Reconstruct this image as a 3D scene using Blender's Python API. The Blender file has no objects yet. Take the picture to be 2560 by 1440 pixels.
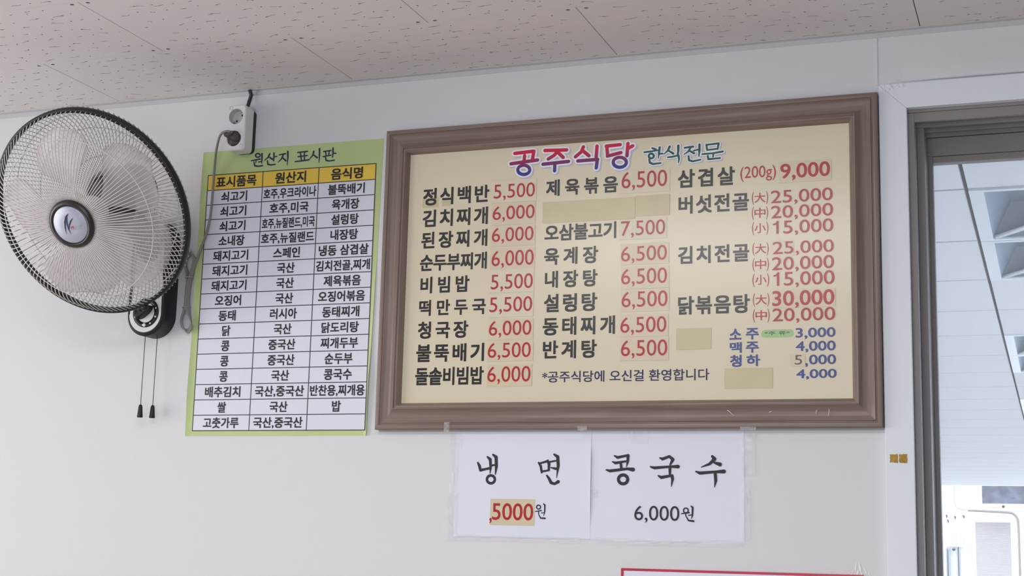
import bpy, math, random
import numpy as np
from mathutils import Vector, Matrix
from mathutils.geometry import delaunay_2d_cdt
random.seed(7)
C = bpy.context.scene.collection
scene = bpy.context.scene
PI = math.pi
R = math.radians

# ---------------------------------------------------------------- camera
CAM_ROT = [[0.939093, 0.03659, 0.341709], [0.342744, -0.17236, -0.923482], [0.025106, 0.984354, -0.174404]]
CAM_LOC = (0, -2.7993, 1.4)
LENS = 51.9835
cd = bpy.data.cameras.new('camera')
cam = bpy.data.objects.new('camera', cd)
C.objects.link(cam)
cd.sensor_width = 36
cd.lens = LENS
cd.clip_start = .05
cam.matrix_world = Matrix.Translation(CAM_LOC) @ Matrix(CAM_ROT).to_4x4()
scene.camera = cam

# ---------------------------------------------------------------- world, lights, exposure
w = bpy.data.worlds.new('overcast_sky')
scene.world = w
w.use_nodes = True
wn = w.node_tree
bg = wn.nodes['Background']
bg.inputs[1].default_value = 5.2
# overcast sky: warmer towards the street on the left, cooler elsewhere
wt = wn.nodes.new('ShaderNodeTexCoord')
ws = wn.nodes.new('ShaderNodeSeparateXYZ')
wr = wn.nodes.new('ShaderNodeValToRGB')
wm = wn.nodes.new('ShaderNodeMapRange')
wm.inputs['From Min'].default_value = -1
wm.inputs['From Max'].default_value = 1
wr.color_ramp.elements[0].position = .15
wr.color_ramp.elements[0].color = (1, .962, .957, 1)
wr.color_ramp.elements[1].position = .54
wr.color_ramp.elements[1].color = (.66, .81, 1, 1)
wn.links.new(wt.outputs['Generated'], ws.inputs[0])
wn.links.new(ws.outputs['X'], wm.inputs['Value'])
wn.links.new(wm.outputs[0], wr.inputs['Fac'])
wn.links.new(wr.outputs[0], bg.inputs[0])
scene.view_settings.view_transform = 'Standard'
scene.view_settings.look = 'None'
scene.view_settings.gamma = 1
scene.view_settings.use_curve_mapping = False
scene.view_settings.exposure = 0.0

# room shell sizes; daylight comes in by the left window, the shop front behind the camera and window_1
CH = 2.4034
XL, XR, YF = -3.6, 1.7, -4.6
WX0, WX1, WZ0, WZ1 = -.243, 1.05, .95, 2.2446
LW = (-2.7, -.6, .75, 2.2)          # left window: y0, y1, z0, z1
FW = (-1.7, 1.5, .25, 1.55)            # shop front: x0, x1, z0, z1
def portal(name, loc, target, sx, sy):
    l = bpy.data.lights.new(name, 'AREA')
    l.shape = 'RECTANGLE'; l.size = sx; l.size_y = sy
    l.cycles.is_portal = True
    o = bpy.data.objects.new(name, l)
    C.objects.link(o)
    o.location = loc
    o.rotation_euler = Vector(target).to_track_quat('-Z', 'Y').to_euler()
portal('left_window_daylight', (XL-.05, (LW[0]+LW[1])/2, (LW[2]+LW[3])/2), (1, 0, 0), LW[1]-LW[0], LW[3]-LW[2])
portal('shop_front_daylight', ((FW[0]+FW[1])/2, YF-.05, (FW[2]+FW[3])/2), (0, 1, 0), FW[1]-FW[0], FW[3]-FW[2])

# ---------------------------------------------------------------- materials
def mat(name, col, rough=.6, spec=.5, metal=0, bump=0, bscale=200, vary=0, vscale=8, coat=0, trans=0):
    m = bpy.data.materials.new(name)
    m.use_nodes = True
    nt = m.node_tree
    p = nt.nodes['Principled BSDF']
    p.inputs['Base Color'].default_value = (*col, 1)
    p.inputs['Roughness'].default_value = rough
    p.inputs['Specular IOR Level'].default_value = spec
    p.inputs['Metallic'].default_value = metal
    if coat:
        p.inputs['Coat Weight'].default_value = coat
        p.inputs['Coat Roughness'].default_value = .12
    tc = nt.nodes.new('ShaderNodeTexCoord')
    if bump:
        n = nt.nodes.new('ShaderNodeTexNoise')
        n.inputs['Scale'].default_value = bscale
        n.inputs['Detail'].default_value = 11
        b = nt.nodes.new('ShaderNodeBump')
        b.inputs['Strength'].default_value = bump
        b.inputs['Distance'].default_value = .002
        nt.links.new(tc.outputs['Object'], n.inputs['Vector'])
        nt.links.new(n.outputs['Fac'], b.inputs['Height'])
        nt.links.new(b.outputs['Normal'], p.inputs['Normal'])
    if vary:
        n = nt.nodes.new('ShaderNodeTexNoise')
        n.inputs['Scale'].default_value = vscale
        n.inputs['Detail'].default_value = 6
        r = nt.nodes.new('ShaderNodeValToRGB')
        r.color_ramp.elements[0].position = .3
        r.color_ramp.elements[1].position = .7
        r.color_ramp.elements[0].color = (*[c*(1-vary) for c in col], 1)
        r.color_ramp.elements[1].color = (*[min(1, c*(1+vary)) for c in col], 1)
        nt.links.new(tc.outputs['Object'], n.inputs['Vector'])
        nt.links.new(n.outputs['Fac'], r.inputs['Fac'])
        nt.links.new(r.outputs['Color'], p.inputs['Base Color'])
    if trans:
        t = nt.nodes.new('ShaderNodeBsdfTransparent')
        x = nt.nodes.new('ShaderNodeMixShader')
        x.inputs[0].default_value = trans
        out = nt.nodes['Material Output']
        nt.links.new(p.outputs[0], x.inputs[1])
        nt.links.new(t.outputs[0], x.inputs[2])
        nt.links.new(x.outputs[0], out.inputs['Surface'])
    return m

def wood_mat(name, c1, c2, axis):
    m = mat(name, c1, .42, .45, bump=.05, bscale=300)
    nt = m.node_tree
    p = nt.nodes['Principled BSDF']
    tc = [n for n in nt.nodes if n.type == 'TEX_COORD'][0]
    mp = nt.nodes.new('ShaderNodeMapping')
    sc = [160, 160, 160]; sc[axis] = 5
    mp.inputs['Scale'].default_value = sc
    n = nt.nodes.new('ShaderNodeTexNoise')
    n.inputs['Scale'].default_value = 1
    n.inputs['Detail'].default_value = 5
    r = nt.nodes.new('ShaderNodeValToRGB')
    r.color_ramp.elements[0].position = .35
    r.color_ramp.elements[1].position = .68
    r.color_ramp.elements[0].color = (*c2, 1)
    r.color_ramp.elements[1].color = (*c1, 1)
    nt.links.new(tc.outputs['Object'], mp.inputs['Vector'])
    nt.links.new(mp.outputs[0], n.inputs['Vector'])
    nt.links.new(n.outputs['Fac'], r.inputs['Fac'])
    nt.links.new(r.outputs[0], p.inputs['Base Color'])
    return m

M = {}
M['wall'] = mat('wall_paper', (.70, .698, .70), .75, .25, bump=.22, bscale=170)
M['ceiling'] = mat('ceiling_tile', (.74, .705, .69), .9, .1, bump=.12, bscale=350)
M['tile_core'] = mat('mineral_wool_core', (.36, .33, .31), .95, .05)
M['ceil_back'] = mat('ceiling_backing', (.35, .33, .31), .9, .1)
M['unseen_wall'] = mat('dark_unseen_wall', (.18, .15, .13), .5, .4, vary=.1)  # invented dark finish for walls out of view, added to weaken bounced light
M['floor'] = mat('floor_tile', (.34, .25, .19), .5, .4, vary=.1)
M['trim_metal'] = mat('wall_angle', (.58, .57, .565), .5, .4)
M['casing'] = mat('casing_paint', (.77, .79, .82), .4, .4, bump=.1, bscale=60)
M['sash'] = mat('sash_vinyl', (.27, .245, .225), .45, .4, bump=.05, bscale=500)
M['frame_h'] = wood_mat('frame_wood_across', (.27, .20, .165), (.20, .14, .115), 0)
M['frame_v'] = wood_mat('frame_wood_upright', (.27, .20, .165), (.20, .14, .115), 2)
M['frame_back'] = mat('frame_backing', (.42, .40, .38), .6)
M['cream'] = mat('menu_panel', (.71, .63, .455), .26, .8, vary=.012, vscale=5)
M['cream_st'] = mat('price_sticker', (.68, .575, .40), .28, .75, vary=.03, vscale=12)
M['cream_pale'] = mat('pale_sticker', (.70, .62, .46), .28, .75)
M['blank_st'] = mat('blank_sticker', (.585, .51, .305), .28, .75, vary=.03, vscale=20)
M['black_ink'] = mat('black_print', (.017, .016, .017), .28, .75)
M['red_ink'] = mat('red_print', (.44, .016, .026), .28, .75)
M['blue_ink'] = mat('blue_print', (.045, .065, .24), .28, .75)
M['navy_ink'] = mat('navy_print', (.022, .025, .085), .45, .4)
M['green_ink'] = mat('green_print', (.02, .10, .085), .34, .5)
M['white_ink'] = mat('white_print', (.82, .82, .84), .34, .5)
M['lav_ink'] = mat('lavender_print', (.50, .48, .60), .34, .5)
M['pill'] = mat('green_pill', (.38, .56, .25), .34, .5)
M['pen'] = mat('pen_ink', (.14, .12, .09), .5)
M['poster_green'] = mat('poster_green', (.50, .605, .27), .4, .4, vary=.03)
M['poster_yellow'] = mat('poster_yellow', (.82, .56, .075), .4, .4)
M['poster_white'] = mat('poster_white', (.72, .73, .80), .38, .4)
M['grid_ink'] = mat('grid_line', (.035, .03, .03), .5)
M['poster_ink'] = mat('poster_black', (.022, .020, .024), .45, .4)
M['paper'] = mat('copy_paper', (.74, .755, .83), .7, .2, bump=.15, bscale=25)
M['paper_ink'] = mat('paper_ink', (.016, .016, .019), .6)
M['tape'] = mat('clear_tape', (.9, .9, .9), .18, .6, bump=.5, bscale=60, trans=.72)
M['red_plastic'] = mat('red_border', (.52, .012, .05), .35, .5)
M['notice_white'] = mat('notice_white', (.76, .77, .84), .3, .5)
M['ochre'] = mat('ochre_residue', (.40, .25, .055), .7, .2, vary=.25, vscale=120)
M['white_smear'] = mat('white_smear', (.88, .87, .85), .7, .2)
M['black_plastic'] = mat('black_plastic', (.014, .013, .014), .45, .4)
M['brown_black'] = mat('hub_rim_plastic', (.03, .022, .022), .3, .5)
M['silver'] = mat('silver_plate', (.45, .47, .55), .35, .5, metal=.2)
M['white_plastic'] = mat('white_plastic', (.80, .79, .78), .35, .5)
M['wire'] = mat('grille_wire', (.66, .63, .60), .35, .5)
M['blade'] = mat('blade_plastic', (.72, .66, .64), .25, .5, trans=.6)
M['motor'] = mat('motor_black', (.028, .026, .026), .45, .5)
M['cord'] = mat('gray_cord', (.26, .25, .235), .5, .4)
M['plug'] = mat('brown_plug', (.11, .085, .08), .5, .4)
M['black_cable'] = mat('black_cable', (.03, .03, .03), .5)
M['dark_hole'] = mat('contact_hole', (.03, .02, .02), .6)
M['socket_gray'] = mat('socket_gray', (.62, .60, .59), .45, .4)
M['glass'] = mat('pane_glass', (.9, .95, .95), .02, .5, trans=.94)
M['screen'] = mat('insect_screen', (.66, .67, .70), .7, .1, trans=.84)
M['soffit'] = mat('soffit_panel', (.76, .77, .79), .5, .4)
M['soffit_back'] = mat('soffit_joint', (.10, .10, .10), .8)
M['fix_frame'] = mat('fixture_rim', (.74, .79, .84), .2, .6)
M['fix_ref'] = mat('fixture_reflector', (.30, .38, .47), .25, .6)
M['fix_dark'] = mat('fixture_louver', (.035, .075, .125), .3, .5)
M['facade'] = mat('white_facade', (.86, .86, .88), .8)
M['sign_dark'] = mat('slate_panel', (.075, .08, .11), .6, .3, vary=.5, vscale=9)
M['shutter'] = mat('roller_shutter', (.40, .37, .355), .6)
M['pipe'] = mat('drain_pipe', (.22, .18, .16), .5)
M['pale_green'] = mat('pale_green_glass', (.56, .62, .57), .3)
M['steel'] = mat('gray_steel', (.35, .36, .38), .5)
M['ground'] = mat('paving', (.42, .42, .42), .9, .1, vary=.05)

# title gradient: red at the top running to blue at the foot of the letters
def gradient_mat(name, z0, z1):
    m = mat(name, (.5, .02, .1), .34, .5)
    nt = m.node_tree
    p = nt.nodes['Principled BSDF']
    tc = [n for n in nt.nodes if n.type == 'TEX_COORD'][0]
    s = nt.nodes.new('ShaderNodeSeparateXYZ')
    mr = nt.nodes.new('ShaderNodeMapRange')
    mr.inputs['From Min'].default_value = z0
    mr.inputs['From Max'].default_value = z1
    r = nt.nodes.new('ShaderNodeValToRGB')
    r.color_ramp.elements[0].position = .12
    r.color_ramp.elements[0].color = (.035, .035, .25, 1)
    r.color_ramp.elements[1].position = .85
    r.color_ramp.elements[1].color = (.60, .008, .05, 1)
    e = r.color_ramp.elements.new(.45)
    e.color = (.20, .02, .11, 1)
    nt.links.new(tc.outputs['Object'], s.inputs[0])
    nt.links.new(s.outputs['Z'], mr.inputs['Value'])
    nt.links.new(mr.outputs[0], r.inputs['Fac'])
    nt.links.new(r.outputs[0], p.inputs['Base Color'])
    return m

DATA = {
 'names': [["정식백반",-1.2364,2.1098,-1.0868,2.1473],["김치찌개",-1.2357,2.0631,-1.0886,2.1005],["된장찌개",-1.2371,2.0169,-1.0884,2.0529],["순두부찌개",-1.2382,1.9689,-1.0882,2.0048],["비빔밥",-1.2354,1.9217,-1.1254,1.9569],["떡만두국",-1.2367,1.8743,-1.0876,1.9079],["청국장",-1.2374,1.8263,-1.125,1.8624],["불뚝배기",-1.2393,1.7775,-1.0885,1.815],["돌솥비빔밥",-1.2399,1.7293,-1.0879,1.7667],["제육볶음",-0.9624,2.114,-0.8097,2.1485],["오삼불고기",-0.9635,2.0198,-0.8119,2.0543],["육계장",-0.9633,1.9706,-0.8489,2.0061],["내장탕",-0.9608,1.9232,-0.8496,1.9584],["설렁탕",-0.9619,1.8732,-0.8494,1.9107],["동태찌개",-0.9634,1.8262,-0.8119,1.8632],["반계탕",-0.9618,1.7791,-0.8488,1.816],["삼겹살",-0.6863,2.1147,-0.5718,2.1521],["버섯전골",-0.6846,2.0614,-0.5442,2.098],["김치전골",-0.685,1.9606,-0.544,1.9964],["닭볶음탕",-0.6843,1.8598,-0.5431,1.8966]],
 'stickers': [["5,500",-1.0803,2.1068,-0.9832,2.1539,-1.0766,2.1157,-0.9865,2.1457],["6,000",-1.0803,2.0589,-0.9843,2.1055,-1.0778,2.0702,-0.9861,2.0991],["6,000",-1.0805,2.0139,-0.9839,2.0559,-1.0782,2.024,-0.9873,2.0536],["6,000",-1.0811,1.9654,-0.9834,2.01,-1.0774,1.973,-0.9856,2.0051],["5,500",-1.0811,1.9176,-0.9841,1.9654,-1.0776,1.9247,-0.9865,1.9555],["5,500",-1.0811,1.8667,-0.9843,1.9155,-1.0791,1.8774,-0.9867,1.9082],["6,000",-1.0806,1.8198,-0.9834,1.8624,-1.0791,1.8288,-0.9873,1.8592],["6,500",-1.0819,1.7757,-0.9823,1.8172,-1.0801,1.7834,-0.9875,1.814],["6,000",-1.0807,1.7251,-0.9842,1.7693,-1.0795,1.734,-0.9869,1.7656],["6,500",-0.8036,2.1102,-0.7023,2.1574,-0.8018,2.1205,-0.708,2.1544],["7,500",-0.8058,2.0151,-0.7081,2.0569,-0.8019,2.0229,-0.7113,2.0532],["6,500",-0.8023,1.9638,-0.7031,2.0064,-0.801,1.971,-0.7075,2.0012],["6,500",-0.8011,1.9151,-0.7026,1.9603,-0.8001,1.9245,-0.7068,1.9557],["6,500",-0.8003,1.8695,-0.7017,1.9141,-0.7987,1.8783,-0.7055,1.9097],["6,500",-0.8021,1.8193,-0.7038,1.8625,-0.8005,1.8273,-0.7075,1.8586],["6,500",-0.8006,1.7716,-0.7027,1.8168,-0.7989,1.7808,-0.7053,1.8125],["9,000",-0.4856,2.1123,-0.3852,2.1536,-0.4828,2.1206,-0.3876,2.1501],["30,000",-0.502,1.8673,-0.3807,1.9023,-0.4999,1.8709,-0.3826,1.9004]],
 'printed': [["(200g)",-0.5612,2.1209,-0.4914,2.1486],["(大)",-0.5387,2.074,-0.5068,2.0967],["25,000",-0.5014,2.0729,-0.3834,2.098],["(中)",-0.5388,2.0437,-0.5069,2.0666],["20,000",-0.5011,2.0429,-0.3833,2.0676],["(小)",-0.5385,2.0135,-0.5067,2.0364],["15,000",-0.4977,2.0119,-0.3832,2.0375],["(大)",-0.5378,1.9729,-0.5063,1.9956],["25,000",-0.4984,1.9722,-0.3827,1.9966],["(中)",-0.5379,1.9422,-0.5061,1.9649],["20,000",-0.5002,1.9409,-0.3827,1.9664],["(小)",-0.538,1.9117,-0.5057,1.9344],["15,000",-0.4973,1.9102,-0.3822,1.9368],["(大)",-0.5374,1.8731,-0.5054,1.8957],["(中)",-0.5375,1.8426,-0.5051,1.8653],["20,000",-0.4997,1.8415,-0.3817,1.8664]],
 'smallst': [[-0.503,1.9685,-0.4576,1.9993]],
 'blank': [[-0.9687,2.0576,-0.7733,2.1018],[-0.7716,2.0614,-0.7022,2.1039],[-0.6879,1.7913,-0.6184,1.8329],[-0.5926,1.7141,-0.5001,1.7531]],
 'drinks': [["소",-0.5828,1.8084,-0.5595,1.8296],["주",-0.5511,1.8081,-0.526,1.8302],["3,000",-0.4562,1.8091,-0.3813,1.8278],["맥",-0.5822,1.7829,-0.5588,1.8036],["주",-0.5511,1.7826,-0.5261,1.804],["4,000",-0.4561,1.7835,-0.3814,1.8023],["청",-0.5817,1.7556,-0.5592,1.7789],["하",-0.55,1.7567,-0.5236,1.7789],["000",-0.4314,1.7576,-0.381,1.7764],["4,000",-0.4554,1.7318,-0.3803,1.7489]],
 'greet': ["*공주식당에 오신걸 환영합니다",-0.9621,1.7312,-0.622,1.754],
 'pill': [-0.5215,1.8107,-0.4597,1.8259],
 'pilltext': ["*주 류*",-0.518,1.8126,-0.4643,1.8243],
 'five': [-0.4676,1.7545,-0.4386,1.7775,-0.4582,1.7579,-0.4443,1.7761],
 'comma5': [-0.4385,1.7528,-0.4332,1.7606],
 'patch': [[-1.2372,2.1055,-1.2009,2.1255],[-1.1931,2.1064,-1.1737,2.1181]],
 'title': [[[-1.03249,2.21003,0.00748],[-0.99059,2.21185,0.00745]],[[-0.99059,2.21185,0.00745],[-0.99319,2.19655,0.00744]],[[-1.01078,2.20375,0.00746],[-1.01175,2.19162,0.00745]],[[-1.04047,2.18839,0.00747],[-0.9821,2.19249,0.00743]],[[-0.99876,2.1726,0.00701],[-0.99927,2.17519,0.00701],[-1.00064,2.17767,0.00702],[-1.00278,2.17986,0.00702],[-1.00555,2.18162,0.00702],[-1.00876,2.18282,0.00703],[-1.01218,2.18339,0.00703],[-1.01559,2.18328,0.00703],[-1.01876,2.1825,0.00704],[-1.02145,2.1811,0.00704],[-1.0235,2.17919,0.00704],[-1.02476,2.17688,0.00704],[-1.02515,2.17434,0.00703],[-1.02463,2.17174,0.00703],[-1.02325,2.16926,0.00703],[-1.02109,2.16707,0.00702],[-1.01832,2.16531,0.00702],[-1.01511,2.16412,0.00702],[-1.01168,2.16356,0.00701],[-1.00828,2.16367,0.00701],[-1.00513,2.16446,0.00701],[-1.00244,2.16585,0.00701],[-1.0004,2.16777,0.00701],[-0.99914,2.17007,0.00701],[-0.99876,2.1726,0.00701]],[[-0.96671,2.21161,0.00743],[-0.91949,2.20931,0.00739]],[[-0.93828,2.20858,0.00741],[-0.94648,2.19991,0.0074],[-0.95892,2.19296,0.00741]],[[-0.93821,2.2055,0.0074],[-0.92648,2.19402,0.00738]],[[-0.97027,2.18264,0.00741],[-0.91484,2.18483,0.00736]],[[-0.94443,2.18233,0.00739],[-0.94473,2.167,0.00737]],[[-0.88363,2.21351,0.00736],[-0.88821,2.20301,0.00736],[-0.90047,2.19365,0.00736]],[[-0.8841,2.20476,0.00736],[-0.87152,2.19369,0.00734]],[[-0.85475,2.21287,0.00734],[-0.85621,2.18796,0.00732]],[[-0.89512,2.18451,0.00735],[-0.85287,2.18489,0.00731]],[[-0.85369,2.18433,0.00731],[-0.85567,2.16723,0.0073]],[[-0.83525,2.21147,0.00732],[-0.80589,2.2124,0.0073]],[[-0.8338,2.21035,0.00732],[-0.83209,2.19096,0.0073]],[[-0.83249,2.19038,0.0073],[-0.80406,2.19568,0.00728]],[[-0.78968,2.21366,0.00729],[-0.7914,2.18814,0.00727]],[[-0.78956,2.20314,0.00728],[-0.7795,2.20808,0.00727]],[[-0.79245,2.17471,0.00685],[-0.79295,2.17745,0.00685],[-0.79436,2.18008,0.00686],[-0.79658,2.1824,0.00686],[-0.79945,2.18426,0.00686],[-0.80279,2.18554,0.00687],[-0.80637,2.18615,0.00687],[-0.80994,2.18603,0.00687],[-0.81326,2.18521,0.00688],[-0.81611,2.18374,0.00688],[-0.81828,2.18171,0.00688],[-0.81963,2.17927,0.00688],[-0.82006,2.17658,0.00687],[-0.81955,2.17383,0.00687],[-0.81814,2.1712,0.00687],[-0.81591,2.16888,0.00687],[-0.81302,2.16702,0.00686],[-0.80968,2.16575,0.00686],[-0.8061,2.16515,0.00685],[-0.80254,2.16527,0.00685],[-0.79923,2.1661,0.00685],[-0.79639,2.16757,0.00685],[-0.79423,2.1696,0.00685],[-0.79289,2.17203,0.00685],[-0.79245,2.17471,0.00685]]],
 'sub': [[[-0.73923,2.20057,0.00362],[-0.7316,2.19702,0.00482]],[[-0.75519,2.19306,0.00402],[-0.74157,2.19371,0.00402],[-0.7276,2.19513,0.00281]],[[-0.73568,2.18388,0.00441],[-0.73587,2.18513,0.00441],[-0.7364,2.18633,0.00441],[-0.73724,2.18739,0.00441],[-0.73832,2.18823,0.00441],[-0.73958,2.18879,0.00441],[-0.74093,2.18905,0.00441],[-0.74227,2.18898,0.00442],[-0.74352,2.18859,0.00442],[-0.74459,2.1879,0.00442],[-0.74541,2.18696,0.00442],[-0.74592,2.18583,0.00442],[-0.74609,2.1846,0.00441],[-0.7459,2.18334,0.00441],[-0.74537,2.18214,0.00441],[-0.74453,2.18109,0.00441],[-0.74345,2.18025,0.00441],[-0.74219,2.17968,0.00441],[-0.74084,2.17943,0.00441],[-0.7395,2.1795,0.00441],[-0.73825,2.17989,0.00441],[-0.73718,2.18058,0.00441],[-0.73636,2.18152,0.00441],[-0.73585,2.18264,0.00441],[-0.73568,2.18388,0.00441]],[[-0.72366,2.20086,0.00481],[-0.72497,2.19054,0.00481],[-0.72626,2.17822,0.0016]],[[-0.72435,2.18749,0.0036],[-0.71758,2.18762,0.0036]],[[-0.74502,2.17791,0.00401],[-0.74376,2.17081,0.00481],[-0.73734,2.16738,0.0044],[-0.72141,2.1683,0.00359]],[[-0.70318,2.201,0.0052],[-0.70669,2.19326,0.004],[-0.71459,2.18621,0.002]],[[-0.7057,2.19319,0.0036],[-0.69575,2.1861,0.00479]],[[-0.68556,2.20174,0.00519],[-0.6855,2.19176,0.00479],[-0.68663,2.18187,0.00398]],[[-0.7066,2.17927,0.00359],[-0.69769,2.17965,0.00399],[-0.68486,2.18175,0.00398]],[[-0.68485,2.18076,0.00478],[-0.68382,2.17372,0.00398],[-0.68536,2.16587,0.00159]],[[-0.67251,2.19642,0.00399],[-0.65542,2.19759,0.00438]],[[-0.66032,2.19634,0.00438],[-0.6652,2.18834,0.00398],[-0.67363,2.18296,0.00199]],[[-0.66422,2.19026,0.00358],[-0.65341,2.18393,0.00476]],[[-0.65441,2.18917,0.00318],[-0.64267,2.19112,0.00357]],[[-0.6427,2.20104,0.00477],[-0.64266,2.18873,0.00476],[-0.6438,2.17692,0.00238]],[[-0.66457,2.17875,0.00397],[-0.66375,2.17036,0.00437],[-0.65628,2.16747,0.00396],[-0.64026,2.16975,0.00356]],[[-0.62864,2.19963,0.00397],[-0.62705,2.18862,0.00396]],[[-0.62863,2.19924,0.00357],[-0.60375,2.20061,0.00396]],[[-0.60414,2.20024,0.00435],[-0.60607,2.18911,0.00395]],[[-0.62666,2.18859,0.00356],[-0.60568,2.18968,0.00356]],[[-0.63678,2.18079,0.00357],[-0.61537,2.18127,0.00356],[-0.596,2.18347,0.00434]],[[-0.6144,2.18042,0.00395],[-0.61536,2.17397,0.00316]],[[-0.62586,2.17667,0.00395],[-0.62468,2.16967,0.00435],[-0.60083,2.1704,0.00355]]],
 'ptitle': [[[-1.64136,2.251,0.00327],[-1.64163,2.25211,0.00327],[-1.64229,2.25317,0.00327],[-1.64328,2.25411,0.00327],[-1.64455,2.25487,0.00327],[-1.64601,2.2554,0.00327],[-1.64755,2.25565,0.00328],[-1.64908,2.25561,0.00328],[-1.65049,2.25529,0.00328],[-1.65167,2.2547,0.00328],[-1.65256,2.25389,0.00328],[-1.65309,2.25291,0.00328],[-1.65323,2.25182,0.00328],[-1.65295,2.25071,0.00328],[-1.6523,2.24965,0.00327],[-1.6513,2.24871,0.00327],[-1.65003,2.24795,0.00327],[-1.64857,2.24743,0.00327],[-1.64702,2.24718,0.00327],[-1.6455,2.24721,0.00327],[-1.64409,2.24754,0.00327],[-1.64291,2.24813,0.00327],[-1.64202,2.24894,0.00327],[-1.64149,2.24992,0.00327],[-1.64136,2.251,0.00327]],[[-1.66244,2.24037,0.00308],[-1.65298,2.24126,0.00308],[-1.64085,2.24273,0.00346]],[[-1.65048,2.24166,0.00308],[-1.65132,2.23502,0.00192]],[[-1.64421,2.23588,0.00269],[-1.63587,2.23722,0.00269]],[[-1.63695,2.25452,0.00423],[-1.63629,2.24395,0.00384],[-1.63642,2.23248,0.0023]],[[-1.65586,2.23667,0.00308],[-1.65386,2.2283,0.00384],[-1.64573,2.22641,0.00326],[-1.63355,2.22694,0.00307]],[[-1.6175,2.25259,0.00422],[-1.62122,2.24482,0.00345],[-1.63047,2.23819,0.00154]],[[-1.6192,2.24621,0.00269],[-1.60918,2.2398,0.00421]],[[-1.60667,2.25375,0.00384],[-1.60619,2.2457,0.00364],[-1.60643,2.23579,0.00268]],[[-1.60613,2.24474,0.00268],[-1.59911,2.24616,0.00268]],[[-1.62225,2.23763,0.00307],[-1.62026,2.2291,0.00383],[-1.61323,2.2271,0.00325],[-1.60219,2.22789,0.00306]],[[-1.59302,2.24898,0.00287],[-1.5777,2.25058,0.00344]],[[-1.58263,2.2494,0.00382],[-1.58684,2.2396,0.00344],[-1.59472,2.23195,0.00153]],[[-1.58492,2.24232,0.00268],[-1.57614,2.23449,0.0042]],[[-1.57215,2.25514,0.0042],[-1.57135,2.24139,0.00382],[-1.57183,2.22471,0.00152]],[[-1.54747,2.25112,0.00286],[-1.52279,2.25204,0.00323]],[[-1.54086,2.25104,0.00324],[-1.5387,2.24198,0.00266]],[[-1.53016,2.25143,0.00323],[-1.53112,2.24278,0.00266]],[[-1.5461,2.24154,0.00285],[-1.52289,2.24259,0.00285]],[[-1.53865,2.24103,0.00304],[-1.53734,2.23242,0.00285]],[[-1.53002,2.24138,0.00304],[-1.52995,2.23286,0.00285]],[[-1.5525,2.23061,0.00285],[-1.53563,2.23136,0.00304],[-1.51884,2.23248,0.0036]],[[-1.50752,2.25059,0.00417],[-1.50992,2.24188,0.00341],[-1.51767,2.23353,0.00152]],[[-1.50838,2.24366,0.00265],[-1.49855,2.236,0.00416]],[[-1.49388,2.25567,0.00417],[-1.49313,2.24165,0.00379],[-1.49345,2.22472,0.00151]],[[-1.48373,2.24892,0.00284],[-1.46547,2.24989,0.00302]],[[-1.47882,2.24857,0.00303],[-1.47669,2.23901,0.00264]],[[-1.46989,2.24907,0.00302],[-1.47024,2.24006,0.00264]],[[-1.48434,2.23728,0.00283],[-1.46451,2.23929,0.00283]],[[-1.46085,2.25483,0.00397],[-1.46034,2.24501,0.00359],[-1.461,2.23416,0.00226]],[[-1.46027,2.2435,0.00264],[-1.45293,2.24262,0.00283]],[[-1.47812,2.23534,0.00302],[-1.47612,2.22825,0.0034],[-1.46892,2.22644,0.00302],[-1.4562,2.22745,0.00301]]],
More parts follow.
